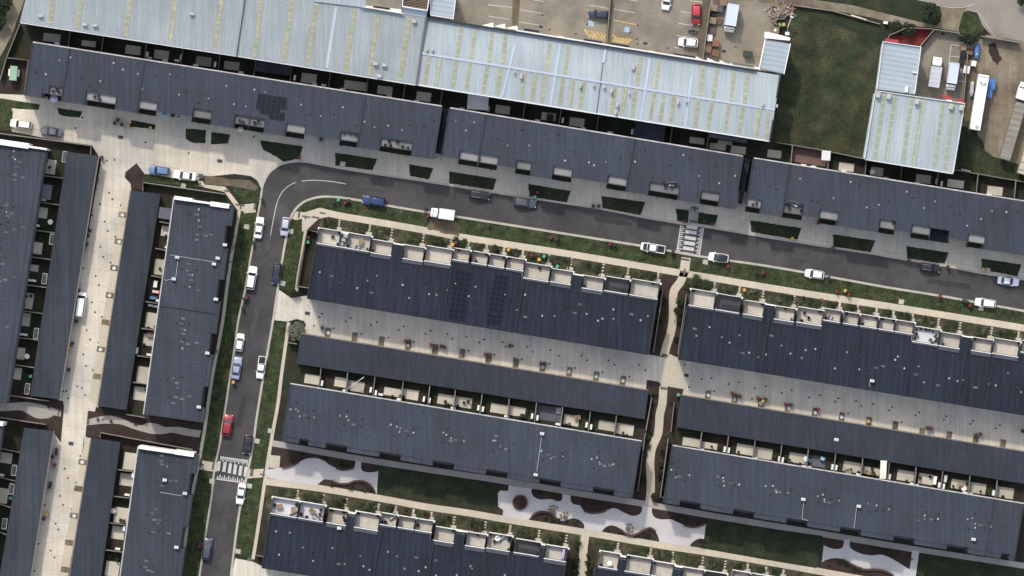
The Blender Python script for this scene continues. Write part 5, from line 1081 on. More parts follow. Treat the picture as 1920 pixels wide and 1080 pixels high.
for a in ((2, 1, 'yellow', '203 866'), (2, 1, 'green', '240 842 340 918'), (2, 1, 'black', '275 850 30 830'), (2, 1, 'red', '146 832'), (1, 1, 'yellow', '1475 752 1895 792'), (1, 1, 'red', '1498 742'), (2, 2, 'yellow', '1740 14'), (3, 2, 'red', '402 92')): bins(*a, 'in a front garden of the terrace rows', 'in the front gardens')
bins(1, 1, 'green', '390 735', 'in the narrow side yard of the central terrace', 'in the side yard'); bins(1, 1, 'red', '393 702', 'in the narrow side yard of the central terrace', 'in the side yard')
for a in ((0, 2, 'black', '592 18 575 250 545 415 517 612'), (0, 2, 'yellow', '530 450'), (0, 1, 'black', '676 650 653 752 765 102 660 690'), (0, 1, 'red', '730 275'), (0, 3, 'black', '428 130 426 160 382 385 374 410 395 185'), (0, 3, 'yellow', '354 614'), (0, 3, 'red', '330 650 410 247')): bins(*a, *WL)
for a in ((0, 2, 'yellow', '1752 705'), (0, 2, 'red', '1850 68'), (0, 2, 'black', '1822 150 1832 82'), (0, 3, 'red', '1500 855'), (0, 3, 'black', '1505 830'), (0, 1, 'black', '1898 740'), (1, 1, 'black', '48 420')): bins(*a, *SS, z=.12)
for a in ((0, 0, 'black', '885 900 862 925 914 936 740 790 1298 868'), (0, 0, 'yellow', '965 948 1130 960')): bins(*a, *NL)
for a in ((3, 1, 'red', '378 592'), (1, 0, 'red', '487 1050')): bins(*a, 'against a house front of the top street', 'against the house fronts')
bins(3, 0, 'yellow', '116 186', 'beside the debris heap at the field corner', 'by the debris heap'); bins(3, 0, 'green', '88 188', 'beside the debris heap at the field corner', 'by the debris heap')

# ---------------------------------------------------------------- lane covers, planted pads
cov = thing('drain_cover', (0, 0, 0), '', 'drain cover'); m = MB(); m.tube((0, 0, 0), (0, 0, .012), .15, 12); m.build('lid', M['drain'], cov, origin=(0, 0, 0)); m = MB(); m.tube((0, 0, 0), (0, 0, .008), .19, 12); m.build('rim', M['drain'], cov, origin=(0, 0, 0))
grp(cov, loc(1, 2, '495 193 478 218 435 284 580 303 673 250 710 226 790 344 864 278 907 256 995 372 1070 314 1106 288 1272 344 1310 320 1185 405 1436 346 1470 380 1578 364 1676 408 1712 387 1595 470 1850 407 1872 440 1788 500') + loc(2, 2, '5 435 115 441 155 478 73 536 288 467 350 508 280 570 523 506 563 542 475 600 722 543 768 576 680 634 952 576 1000 616 882 665 1422 685 1497 676 1625 720 1702 707 1328 744 1517 775 1820 752 1905 738 1800 832')
    + loc(3, 2, '103 787 178 768 310 820 392 805 503 852 528 828 660 848 700 886 788 870 906 918 933 894 1107 955 1134 932 1318 987 1337 962 1517 1020 1538 996 1706 1052 1740 1030 602 940 1003 1006'), 'dark round cover set in the concrete of the rear lane', 'round covers in the rear lane', .024)
grp(cov, loc(0, 1, '858 120 800 124 720 335 818 367 843 415 907 460 750 450 690 536 785 582 808 652 865 695 753 772 775 846 830 890 624 932 718 990 742 1058') + loc(0, 2, '690 108 712 182 765 217 650 316 676 387 737 410 625 498 645 586 697 617 580 738 615 750 638 803 675 806 475 773 498 773 512 828') + loc(0, 3, '602 180 486 275 510 345 572 383 452 480 472 547 538 580 336 548 418 687 438 732 502 783 290 838 380 890 408 941 468 990 258 1042'), 'dark round cover set in the western lane', 'round covers in the western lane', .024)
grp(cov, loc(0, 0, '565 960 618 882 1092 1068 1340 874 1905 1024') + loc(0, 1, '1415 68') + loc(2, 0, '228 114 280 222 480 254 565 183 940 188 885 245 935 293 942 328 1168 362 1678 352'), 'small dark cover set in concrete paving', 'small covers in the paving', .044)
grate = thing('drain_grate', (0, 0, 0), '', 'drain grate'); m = MB(); m.box((0, 0, .008), (.9, .62, .016)); m.build('grate', M['drain'], grate, origin=(0, 0, 0)); m = MB(); m.box((0, 0, .004), (1.02, .74, .008)); m.build('rim', M['grey'], grate, origin=(0, 0, 0))
grp(grate, loc(0, 0, '905 1030') + loc(0, 1, '1648 128 1506 238') + loc(0, 3, '533 87') + loc(1, 2, '386 190') + loc(2, 2, '1307 655') + loc(1, 3, '340 260') + loc(2, 3, '578 645') + loc(2, 0, '218 202 1000 325 1590 384') + loc(3, 0, '1312 254'), 'dark rectangular grate set in pale concrete', 'rectangular grates', .045)
grp(cov, loc(2, 2, '1293 575'), 'largest round cover, beside the lane crossing of the winding path', None, .04)
def pad(spots, w, h, deg, lab, g_):
    for i, p in enumerate(spots):
        t = thing('planting_bed', W(p, .02), lab, 'planting bed', g_, angw(deg)); m = MB(); m.box((0, 0, .02), (w, h, .05)); m.build('soil', M['drysoilpad'], t, origin=(0, 0, 0))
        if R.random() < .6:
            m = MB(); x = R.uniform(-.1, .1); m.tube((x, -.05, .045), (x, -.05, .07), .34, 12); m.build('stone', M['lightgrey'], t, origin=(0, 0, 0))
        n = R.randint(0, 3)
        if n:
            m = MB()
            for k in range(n * 5): x = R.uniform(-w / 2.4, w / 2.4); y = R.uniform(-h / 2.4, h / 2.4); m.tube((x, y, .04), (x + R.uniform(-.1, .1), y + R.uniform(-.1, .1), .3), .05, 4, .01)
            m.build('foliage', M['leaf'], t, origin=(0, 0, 0))
M['drysoilpad'] = mat('pad_soil', (.15, .125, .085), .25, .3, .95, s1=1.0, objvar=.25)
pad(loc(1, 2, '540 332 740 367 942 398 1143 430 1343 462 1545 492 1745 527') + loc(2, 2, '30 564 230 592 430 627 632 660 832 693 1470 802 1670 830 1868 862') + loc(3, 2, '150 900 352 933 553 967 757 1000 955 1033') + loc(3, 3, '1154 6 1358 30 1557 62 1762 90'), 1.05, 1.75, 9.2, 'brown planted square between two garages of the rear lane', 'planted squares along the rear lane')
pad(loc(0, 1, '920 530 890 730 858 930') + loc(0, 2, '825 55 792 257 757 460 727 663') + loc(0, 3, '620 225 588 425 555 627 518 830 488 1032'), 1.55, 1.05, 9.2, 'brown planted square between two garages of the western lane', 'planted squares along the western lane')

fence(PL('1488 10 1560 20 1650 45'), .7, 'low fence between the field and the old footpath', None, 'fence')

# ---------------------------------------------------------------- plants
def leafmass(n, rx, ry, rz, leaf, seed, lumps=5, zc=None):
    rr = random.Random(seed); m = MB(); C = []
    for i in range(lumps):
        a = rr.uniform(0, 6.28); d = math.sqrt(rr.random()) * .62; C.append((rx * d * math.cos(a), ry * d * math.sin(a), rz * rr.uniform(-.25, .35), rr.uniform(.36, .62)))
    for i in range(n):
        cx, cy, cz, k = rr.choice(C); v = Vector((rr.gauss(0, 1), rr.gauss(0, 1), rr.gauss(0, 1))).normalized() * (rr.random() ** .35) * k
        p = Vector((cx + v.x * rx, cy + v.y * ry, cz + v.z * rz)); nrm = (v + Vector((rr.uniform(-.6, .6), rr.uniform(-.6, .6), rr.uniform(-.2, .9)))).normalized()
        x = nrm.orthogonal().normalized(); x.rotate(Matrix.Rotation(rr.uniform(0, 6.28), 3, nrm)); y = nrm.cross(x); s = leaf * rr.uniform(.6, 1.3)
        p.z = max(p.z + (rz if zc is None else zc), .02)
        m.add([p - x * s, p + y * s * .5 + nrm * s * .12, p + x * s, p - y * s * .5 + nrm * s * .12], [(0, 1, 2, 3)])
    return m
def shrub_proto(name, mt, n, r, h, leaf, seed):
    t = thing(name, (0, 0, -50), 'shrub', 'shrub'); leafmass(n, r, r, h, leaf, seed).build('foliage', mt, t, origin=(0, 0, 0)); m = MB(); m.tube((0, 0, 0), (0, 0, h), .04, 5, .015); m.build('stem', M['bark'], t, origin=(0, 0, 0)); return t
SH = [shrub_proto('shrub', M[k], 130, .55, .4, .12, i) for i, k in enumerate(('leaf', 'leafd', 'leafg', 'leaf', 'leafr'))]
def shrubs(spots, label, group, smin=.6, smax=1.2, z=.0, kinds=(0, 1, 3)):
    for p in spots:
        s = SH[R.choice(kinds)]; q = W(p, z); k = R.uniform(smin, smax)
        if not s.get('used'): s.location = q; s.scale = (k, k, k); s['label'] = label; s['group'] = group; s['used'] = 1
        else: dup(s, q, R.uniform(0, 6.28), label, group, (k, k, k * R.uniform(.7, 1.2)))
# front gardens: ground patches, stepping stones, door slabs, shrubs
GC = []
def gardens(F, terr, t1, label, group, per, seed):
    rr = random.Random(seed); sp = []; m = MB(); sl = MB(); mats = {'mulch': MB(), 'drysoil': MB(), 'lawn': MB(), 'yard': MB()}
    for a, b, lo, hi, k in terr:
        if a < -1: a = 2
        s = b - 5
        for i in range(4): m.prism(rectc(F.P(s, -(hi + 4 + (t1 - hi - 3) * (i + .5) / 4)), 4.2, 2.6, F.deg), -.05, .04 + .01 * (i % 2))
        sl.prism(F.rect(s - 6, s + 6, -(hi + .6), -(hi + 6.5)), -.05, .14)
        cur = a
        while cur < b - 9:
            w = rr.uniform(9, 18); e = min(cur + w, b - 8)
            mats[rr.choice(['mulch', 'drysoil', 'lawn', 'lawn', 'yard', 'yard'])].prism(F.rect(cur + .3, e - .3, -(hi + 2), -(t1 - rr.uniform(.5, 2))), -.1, .025)
            for _ in range(rr.randint(9, 20)): GC.append((F.P(rr.uniform(cur + 1, max(cur + 1.1, e - 1)), -rr.uniform(hi + 2.5, t1 - 1.5)), rr.uniform(.25, .6)))
            if rr.random() < per:
                for _ in range(rr.randint(1, 2)): sp.append(F.P(rr.uniform(cur + 2, max(cur + 2.1, e - 2)), -rr.uniform(hi + 3, t1 - 2)))
            cur = e
    struct(m, 'stepping_stones_path', M['path']); struct(sl, 'doorstep_paving', M['kerb'])
    for k, mm in mats.items():
        if mm.v: struct(mm, 'garden_bed_ground', M[k])
    shrubs(sp, label, group, .5, 1.15, .02, (0, 0, 1, 1, 2, 3, 4))
gardens(FA, TA, 156, 'small shrub in the front gardens between the central terrace row and the main street', 'shrubs in the central front gardens', .8, 1)
gardens(FC, TC, 154, 'small shrub in the front gardens between the right terrace row and the main street', 'shrubs in the right front gardens', .75, 2)
gardens(FD, TD, 155, 'small shrub in the front gardens of the bottom terrace row facing the plaza', 'shrubs in the bottom front gardens', .75, 3)
gardens(FE, TE, 155, 'small shrub in the front gardens at the bottom edge, right of the narrow path', 'shrubs in the bottom right gardens', .75, 4)
hed = []
for F, S in ((FN1, SN1), (FN2, SN2), (FN3, SN3)):
    for a, b, k in S:
        if k in 'bw' and F.P(a, 0)[0] < 1900:
            for s in range(int(a) + 4, int(b) - 3, 11): hed.append(F.P(s + R.uniform(-2, 2), R.uniform(93, 98)))
SHRUB_COVER = [(p, 1.0) for p in hed]
# plaza and path beds
def scatter(poly, n, seed):
    rr = random.Random(seed); xs = [p[0] for p in poly]; ys = [p[1] for p in poly]; out = []
    while len(out) < n:
        x, y = rr.uniform(min(xs), max(xs)), rr.uniform(min(ys), max(ys)); ins = False; j = len(poly) - 1
        for i in range(len(poly)):
            if (poly[i][1] > y) != (poly[j][1] > y) and x < (poly[j][0] - poly[i][0]) * (y - poly[i][1]) / (poly[j][1] - poly[i][1]) + poly[i][0]: ins = not ins
            j = i
        if ins: out.append((x, y))
    return out
pb = []
for i, (c, r, s, n) in enumerate(((1, 3, '200 160 300 150 560 205 740 220 720 260 640 262 540 215 440 185 360 190 250 235', 9), (1, 3, '500 375 560 378 640 398 740 390 800 385 860 430 880 455 700 425 520 400', 8), (2, 3, '170 440 360 470 350 505 200 490', 4), (2, 3, '460 495 960 575 940 610 780 560 600 590 520 540', 8), (2, 3, '150 650 190 620 300 640 400 675 500 670 520 700 350 690', 8), (2, 3, '700 730 740 710 800 740 860 785 960 780 1030 740 1090 800 900 790', 9), (2, 3, '1070 600 1420 660 1400 700 1300 690 1150 640', 8), (3, 3, '640 860 1070 910 1050 1000 900 920 700 900', 8), (3, 3, '430 985 520 960 640 1010 800 1045 860 1070 600 1030', 8), (2, 3, '1350 845 1400 815 1440 815 1430 870', 3))):
    pb += scatter(QL(c, r, s), n, 50 + i)
GC += [(p, .55) for p in pb] + [((p[0] + R.uniform(-5, 5), p[1] + R.uniform(-2, 2)), .4) for p in pb]
shrubs(pb, 'low plant in a curved mulch bed of the park plaza', 'plants in the plaza beds', .5, 1.0, 0, (0, 1, 1, 3, 4))
wb = scatter(PL('1238 530 1262 520 1258 560 1252 600 1240 650 1226 660'), 7, 80) + scatter(PL('1286 520 1296 540 1282 600 1272 656 1262 660 1272 590'), 7, 81) + scatter(PL('1218 722 1230 730 1232 770 1224 810 1214 850 1204 920 1196 925 1212 830'), 12, 82) + scatter(PL('1250 730 1262 750 1256 810 1248 860 1240 930 1232 930 1236 860 1250 800'), 14, 83) + scatter(PL('1074 1010 1088 1000 1086 1040 1082 1080 1066 1076'), 6, 84) + scatter(PL('1104 1010 1116 1024 1108 1080 1100 1080'), 5, 85)
shrubs(wb, 'leafy shrub beside the winding path between the blocks', 'shrubs beside the winding path', .8, 1.7, 0, (0, 1, 1, 3))
SHRUB_COVER += [(p, 1.2) for p in scatter(PL('432 392 446 400 400 690 388 700'), 40, 90)] + [(p, 1.1) for p in scatter(PL('384 580 396 640 372 780 362 790'), 14, 94)]
shrubs(scatter(PL('0 740 60 750 112 760 108 770 60 756 0 750'), 4, 91) + scatter(PL('20 790 100 800 108 812 60 800'), 3, 92) + scatter(PL('170 785 230 790 300 802 280 800 190 788'), 4, 93), 'low plant in the mulch beside the curved western paths', 'plants beside the western paths', .4, .8, .04, (0, 1, 4))
shrubs([FC.P(s, -t_) for s, t_ in ((427, 127), (430, 119), (428, 111), (436, 130), (444, 130), (452, 130), (459, 128), (465, 124), (467, 117), (466, 111), (461, 109), (432, 114), (456, 112), (463, 120))], 'dark pot plant around the edge of the white roof terrace', 'pot plants on the planted terrace', .45, .75, 3.6, (1,))

def tree(p, r, h, mt, label, seed, n=1500, leaf=.2, trunk=True, cat='tree', name='round_tree', ry=None):
    t = thing(name, W(p, 0), label, cat); m = MB(); tr = h * .45
    m.tube((0, 0, 0), (.03, .02, tr), .13, 8, .08)
    for i in range(6): a = i * 1.05; m.tube((.03, .02, tr * .8), (math.cos(a) * r * .55, math.sin(a) * r * .55, tr + h * .25), .06, 6, .02)
    m.build('trunk', M['bark'], t, origin=(0, 0, 0)); leafmass(n, r, ry or r, h * .36, leaf, seed, 14, h * .62).build('crown', mt, t, origin=(0, 0, 0)); return t
tree((556, 621), 1.95, 2.6, M['leafg'], 'round grey green tree at the corner of the rear lane and side street', 1, 2200, .17)
tree((553, 548), 1.0, 1.8, M['leaf'], 'small round bush on the other side of the rear lane entrance', 2, 600, .13, name='round_bush', cat='bush')
tree((1744, 24), 2.0, 2.8, M['leafd'], 'dark tree on the grass verge at the top right', 3, 1700, .2)
tree((1812, 74), 2.3, 2.6, M['leafd'], 'dark hedge like tree in the corner of the works yard', 4, 1800, .2, ry=1.1)
tree((1914, 2), 1.0, 2.5, M['leafd'], 'dark tree cut off by the top edge at the far right', 5, 600, .18)
tree((1704, 56), 1.5, 2.2, M['leafd'], 'dark bush beside the red gravel bed', 6, 1000, .18, name='bush', cat='bush')
tree((1680, 50), 1.3, 1.8, M['leafd'], 'dark bush at the top of the field beside the gravel bed', 7, 800, .18, name='bush', cat='bush')
tree((6, 8), 2.2, 4.0, M['leafd'], 'tall dark tree in the top left corner', 8, 1500, .22); tree((2, 42), 1.6, 3.0, M['leafd'], 'dark tree left of the gravel path, below the corner tree', 9, 1000, .2)
tree((1277, 566), 1.1, 2.0, M['leaf'], 'bushy green shrub at the upper part of the winding path', 10, 700, .14, name='bush', cat='bush'); tree((1272, 583), 1.0, 1.8, M['leaf'], 'bright green bush below its neighbour on the winding path', 11, 700, .14, name='bush', cat='bush')
tree((1228, 931), 1.1, 1.6, M['leafd'], 'green bush where the winding path meets the park path', 12, 700, .14, name='bush', cat='bush')
sheet('verge_grass', M['grass'], .03, curve(PL('1812 22 1822 26 1836 40 1846 54 1840 62 1828 66 1806 62 1798 56 1801 40 1806 28 1812 22'), 4))
tree((1305, 540 - 14), 1.3, 1.3, M['leaf'], 'leafy green bush in the first front garden right of the winding path', 14, 900, .13, name='bush', cat='bush'); tree((1324, 530), 1.3, 1.2, M['leaf'], 'second leafy bush in the first garden right of the winding path', 15, 900, .13, name='bush', cat='bush')
for i, (x, y) in enumerate(QL(1, 1, '1500 720 1560 735 1790 780 1350 720 1390 735')): tree((x, y), .8, 1.2, M['leaf'], 'bushy central garden plant, %s' % ('above its yellow bin', 'beside the first bushy one', 'left of the second yellow bin', 'on bare soil left of the yellow bin', 'dark one on bare soil')[i], 20 + i, 400, .12, name='bush', cat='bush')
# ---------------------------------------------------------------- plaza furniture
def edge_bench(pts, label):
    m = MB(); m.ribbon(curve(pts, 5), 4.0, 0, .45); o = m.build('curved_bench', M['steel']); tag(o, label, 'bench', 'curved rust coloured benches')
edge_bench(QL(1, 3, '888 440 850 396 800 373 740 370 690 388 620 388 562 363'), 'wavy rust brown bench edge along the lower left plaza bed'); edge_bench(QL(1, 3, '195 268 260 252 320 225'), 'short rust brown bench edge at the far left plaza bed')
edge_bench(QL(1, 3, '600 268 640 282 690 280 735 266'), 'rust brown bench edge at the upper left plaza bed'); edge_bench(QL(2, 3, '815 732 860 770 900 778 950 760 1000 732 1040 722 1075 745'), 'wavy rust brown bench edge beside the right plaza table')
edge_bench(QL(2, 3, '150 630 190 606 240 600 300 616 335 650'), 'arched rust brown bench edge below the left plaza table'); edge_bench(QL(2, 3, '540 592 600 606 670 600 710 582'), 'rust brown bench edge at the middle of the plaza'); edge_bench(QL(2, 3, '1290 700 1350 712 1400 706 1448 688'), 'rust brown bench edge at the right end of the plaza')
edge_bench(QL(3, 3, '560 957 640 1000 720 1032 800 1032 880 1044 940 1076'), 'long rust brown bench edge in the lower right corner plaza')
t = thing('round_planter', W((975, 942), .04), 'round rust brown planter with dry plants on the plaza', 'planter'); m = MB(); n = 28
for i in range(n):
    a, b = 2 * math.pi * i / n, 2 * math.pi * (i + 1) / n
    P4 = [(math.cos(x) * r_, math.sin(x) * r_) for x, r_ in ((a, 1.12), (b, 1.12), (b, 1.42), (a, 1.42))]; m.add([(x, y, .5) for x, y in P4] + [(x, y, 0) for x, y in P4], [(0, 1, 2, 3), (0, 1, 5, 4), (2, 3, 7, 6)])
m.build('rim', M['steel'], t, origin=(0, 0, 0)); m = MB(); m.tube((0, 0, 0), (0, 0, .36), 1.115, 28); m.build('soil', M['mulch'], t, origin=(0, 0, 0)); leafmass(300, .95, .95, .16, .11, 5, 9, .5).build('foliage', M['leafr'], t, origin=(0, 0, 0))
st = thing('stool', (0, 0, 0), '', 'stool'); m = MB(); m.tube((0, 0, .42), (0, 0, .5), .19, 12); m.build('seat', M['olive'] if 'olive' in M else M['greenbox'], st, origin=(0, 0, 0)); m = MB(); m.tube((0, 0, 0), (0, 0, .42), .07, 8); m.build('leg', M['black'], st, origin=(0, 0, 0))
for c, r, x, y, s, w in ((2, 3, 307, 588, '275 580 288 558 311 553 335 565', 'left'), (2, 3, 400, 642, '368 645 366 622 390 607 414 607', 'middle'), (2, 3, 870, 728, '868 692 891 693 906 718 902 743', 'right')):
    t = thing('round_table', W(Q(c, r, x, y), .04), 'round brown table, %s of the three on the plaza' % ('leftmost' if w == 'left' else ('middle one' if w == 'middle' else 'rightmost')), 'table', 'round plaza tables'); m = MB(); m.tube((0, 0, .7), (0, 0, .75), .48, 18); m.build('tabletop', M['woodbrown'] if 'woodbrown' in M else M['wood'], t, origin=(0, 0, 0)); m = MB(); m.tube((0, 0, 0), (0, 0, .7), .09, 8); m.build('leg', M['black'], t, origin=(0, 0, 0))
    grp(st, loc(c, r, s), 'small round stool at the %s plaza table' % w, 'stools at the %s plaza table' % w, .04)
# ---------------------------------------------------------------- terrace and backyard furniture
def table_proto(name, w, d, h, mt):
    t = thing(name, (0, 0, -50), 'x', 'table'); m = MB(); m.box((0, 0, h), (w, d, .05)); m.build('tabletop', M[mt], t, origin=(0, 0, 0))
    for sx in (-1, 1):
        for sy in (-1, 1): m = MB(); m.box((sx * (w / 2 - .06), sy * (d / 2 - .06), h / 2), (.06, .06, h)); m.build('leg', M['black'], t, origin=(0, 0, 0))
    return t
def chair_proto(mt):
    t = thing('outdoor_chair', (0, 0, -50), 'x', 'chair'); m = MB(); m.box((0, 0, .43), (.5, .5, .06)); m.build('seat', M[mt], t, origin=(0, 0, 0)); m = MB(); m.box((0, .24, .68), (.5, .05, .5)); m.build('backrest', M[mt], t, origin=(0, 0, 0))
    for sx in (-1, 1):
        for sy in (-1, 1): m = MB(); m.box((sx * .21, sy * .21, .2), (.05, .05, .4)); m.build('leg', M[mt], t, origin=(0, 0, 0))
    return t
def sofa_proto(mt):
    t = thing('outdoor_sofa', (0, 0, -50), 'x', 'sofa'); m = MB(); m.box((0, 0, .25), (1.6, .75, .3)); m.build('base', M[mt], t, origin=(0, 0, 0)); m = MB(); m.box((0, .33, .55), (1.6, .16, .5)); m.build('backrest', M[mt], t, origin=(0, 0, 0)); m = MB(); m.box((-.38, -.05, .45), (.7, .6, .12)); m.build('cushion', M['grey'], t, origin=(0, 0, 0)); m = MB(); m.box((.38, -.05, .45), (.7, .6, .12)); m.build('cushion', M['grey'], t, origin=(0, 0, 0)); return t
TB = table_proto('outdoor_table', 1.2, .8, .72, 'wood'); CH = chair_proto('black'); SO = sofa_proto('facade')
t = thing('round_garden_table', (0, 0, -50), 'x', 'table'); m = MB(); m.tube((0, 0, .7), (0, 0, .74), .5, 18); m.build('tabletop', M['white'], t, origin=(0, 0, 0)); m = MB(); m.tube((0, 0, 0), (0, 0, .7), .07, 8); m.build('leg', M['grey'], t, origin=(0, 0, 0)); RT_ = t
H36 = 3.6
tr3 = ('on a roof terrace of the %s', '%s terrace furniture')
for proto, nm, cA, cC, cD in ((TB, 'wooden table', '677 453', '', '524 949 586 958 550 956'), (CH, 'dark chair', '624 444 634 458 637 437 638 467 1012 503', '1508 587 1503 601 1516 596', '515 947 556 946 565 964 575 969 602 956 600 964 716 978 723 978 645 970 647 976 645 960 927 1015 954 1012 954 1030 784 984'), (SO, 'dark sofa', '668 468', '1555 598', '552 965 593 970 940 1007 736 968')):
    for cc, row, g_ in ((cA, 'central terrace row', 'central'), (cC, 'right terrace row', 'right'), (cD, 'bottom terrace row', 'bottom')):
        if cc: grp(proto, PL(cc), '%s %s' % (nm, tr3[0] % row), '%ss on the %s terraces' % (nm, g_), H36, None, 1.5)
grp(RT_, PL('1143 1056'), 'round white table on a roof terrace at the bottom edge', None, H36); grp(RT_, PL('933 1009'), 'round table on a furnished terrace of the bottom row', None, H36)
grp(RT_, loc(0, 2, '205 512'), 'round white table in a far left backyard above the curved path', None, .04); grp(RT_, loc(0, 1, '380 585'), 'round white table in a far left backyard below the first ones', None, .04); grp(RT_, loc(3, 3, '283 200'), 'round table on a right backyard patio beside a blue crate', None, .04); grp(RT_, loc(3, 3, '1467 422'), 'round table with a bright top on a patio at the right end', None, .04); grp(RT_, loc(0, 3, '850 590'), 'round pale table in a lower left backyard', None, .04); grp(RT_, loc(3, 1, '782 210'), 'round pale table in the yard under the blue grey warehouse', None, .04)
grp(CH, [FN1.P(s, t_) for s, t_ in ((52, 84), (58, 80), (62, 83), (130, 82), (140, 86), (137, 80), (405, 84), (412, 86), (434, 84), (440, 80))] + loc(1, 1, '970 8 1010 14 1100 20 1140 30') + loc(1, 0, '660 995 705 1000 745 1010 1000 1060 1060 1065'), 'dark chair on a street balcony of the upper left row', 'chairs on the upper left balconies', 6.5, None, 1.5)
grp(CH, loc(2, 1, '1145 290 1150 320 1200 320 1225 310 1805 455 1832 445') + loc(3, 1, '150 450 160 480 250 460 250 500 940 590'), 'dark chair on a street balcony of the top street rows', 'chairs on the right balconies', 6.5, None, 1.5)
grp(SO, loc(2, 1, '1205 300') + loc(3, 1, '195 448'), 'dark sofa on a street balcony of the top street', 'sofas on the balconies', 6.5, None, .3)
yard = loc(1, 2, '1105 825 1420 850 1560 860 1590 850 1810 830') + loc(2, 2, '70 965 110 920 410 1025 480 965') + loc(3, 3, '180 235 240 238 600 290 690 305 740 300 790 305 780 275 1140 340 1215 335 1440 400 1490 385 1640 460 1760 485')
grp(CH, yard, 'dark chair on a sunlit backyard patio behind the garages', 'chairs on the backyard patios', .04, None, 3.1)
grp(TB, loc(3, 3, '745 300 1445 395 600 300') + loc(2, 2, '490 970') + loc(0, 2, '1130 350'), 'wooden table on a backyard patio', 'tables on the backyard patios', .04, None, .3)
grp(CH, loc(0, 1, '350 130 375 175 1245 690 1280 640 300 720 425 390 435 360 1200 935') + loc(0, 2, '200 60 235 60 180 130 1115 300 1165 290 1080 425 1150 330 1095 765') + loc(0, 3, '905 660 930 665 895 500 830 940 880 955'), 'dark chair in a backyard at the left', 'chairs in the left backyards', .04, None, 3.1)
grp(cov, PL('541 313 705 338 1100 404 1180 418 1560 494 1700 520 470 572 446 700 471 775 405 930'), 'dark round cover set in the asphalt of the street', 'round covers in the asphalt', .012)
# pots
pot = thing('pot_plant', (0, 0, -50), 'x', 'pot plant'); m = MB(); m.tube((0, 0, 0), (0, 0, .4), .16, 10, .22); m.build('pot', M['facade'], pot, origin=(0, 0, 0)); leafmass(60, .3, .3, .22, .09, 3, 4, .55).build('foliage', M['leaf'], pot, origin=(0, 0, 0))
rp = random.Random(31)
for F, T, w in ((FA, TA, 'central'), (FC, TC, 'right'), (FD, TD, 'bottom'), (FE, TE[:5], 'bottom right')):
    sp = []
    for a, b, lo, hi, k in T:
        if 'w' in k and F is FC: continue
        for _ in range(rp.choice([0, 1, 1, 2])): sp.append(F.P(rp.choice([a + 3, b - 3, rp.uniform(a + 3, b - 3)]), -rp.choice([lo + 3.5, hi - 4, hi - 4])))
    grp(pot, sp, 'small pot plant on a roof terrace of the %s row' % w, 'pot plants on the %s terraces' % w, 3.6, None, 3)
grp(pot, [FB1.P(rp.uniform(20, 650), -rp.uniform(6, 12)) for _ in range(22)], 'small pot plant in a backyard of the row above the plaza', 'pot plants in the central backyards', .03, None, 3)
grp(pot, [FB2.P(rp.uniform(60, 650), -rp.uniform(6, 12)) for _ in range(22)], 'small pot plant in a backyard of the row above the park lawn', 'pot plants in the right backyards', .03, None, 3)
# clotheslines
def cline(p, w, d, label, group):
    t = thing('clothesline', W(p, 0), label, 'clothesline', group, angw(8)); m = MB(); pts = [(-w / 2, -d / 2), (w / 2, -d / 2), (w / 2, d / 2), (-w / 2, d / 2)]
    for a, b in zip(pts, pts[1:] + pts[:1]): m.tube((*a, 1.7), (*b, 1.7), .045, 5)
    for i in range(1, 4): x = -w / 2 + w * i / 4; m.tube((x, -d / 2, 1.7), (x, d / 2, 1.7), .015, 4)
    m.build('frame', M['lightgrey'], t, origin=(0, 0, 0)); m = MB(); m.tube((w / 2 - .05, 0, 0), (w / 2 - .05, 0, 1.7), .05, 6); m.build('post', M['lightgrey'], t, origin=(0, 0, 0))
for c, r, x, y in ((0, 1, 492, 98), (0, 1, 397, 715), (0, 1, 340, 1010), (0, 2, 277, 340), (0, 2, 210, 755), (0, 3, 112, 285), (0, 3, 92, 425), (0, 3, 40, 685)): cline(Q(c, r, x, y), .85, 1.95, 'pale folding clothesline frame on a garage wall at the left', 'clotheslines at the left')
# awnings, sheds, loose things in yards
def canopy(poly, h, mt, label, name='patio_awning', cat='awning'):
    q = base_of(poly); t = wthing(name, q, label, cat); m = MB(); m.prism(poly, h, h + .1); wpart(m, 'roof', M[mt], t); c = inset(poly, .8)
    for p in c: a = W(p, h); m = MB(); m.tube((a.x, a.y, 0), (a.x, a.y, h), .05, 6); wpart(m, 'post', M['grey'], t)
canopy(rect2(Q(1, 0, 1590, 702), Q(1, 0, 1738, 828), 4), 2.6, 'lightgrey', 'pale grey awning over a shaded yard below the ribbed warehouse'); canopy(rect2(Q(2, 0, 925, 915), Q(2, 0, 1138, 1060), 7), 2.6, 'roof', 'dark awning over a shaded yard of the middle row')
canopy(rect2(Q(3, 3, 845, 213), Q(3, 3, 885, 352), 3), 2.5, 'cream', 'long cream awning sheet between two backyard patios at the right'); canopy(rect2(Q(0, 1, 1198, 472), Q(0, 1, 1284, 568), 8), 2.3, 'patiodark', 'grey awning over a backyard left of the side street row')
canopy(rect2(Q(3, 1, 405, 48), Q(3, 1, 466, 125), 4), 2.2, 'lightgrey', 'pale carport sheet in the yard at the field corner'); canopy(rect2(Q(2, 0, 1480, 1000), Q(2, 0, 1760, 1075), 9), 2.5, 'patiodark', 'grey awning in the yard near the warehouse corner'); canopy(rect2(Q(0, 1, 322, 300), Q(0, 1, 378, 420), 8), 2.3, 'patiodark', 'dark awning over a far left backyard'); canopy(rect2(Q(1, 0, 5, 460), Q(1, 0, 262, 570), 8), 2.6, 'roof', 'wide dark awning over a shaded yard below the scorched warehouse roof')
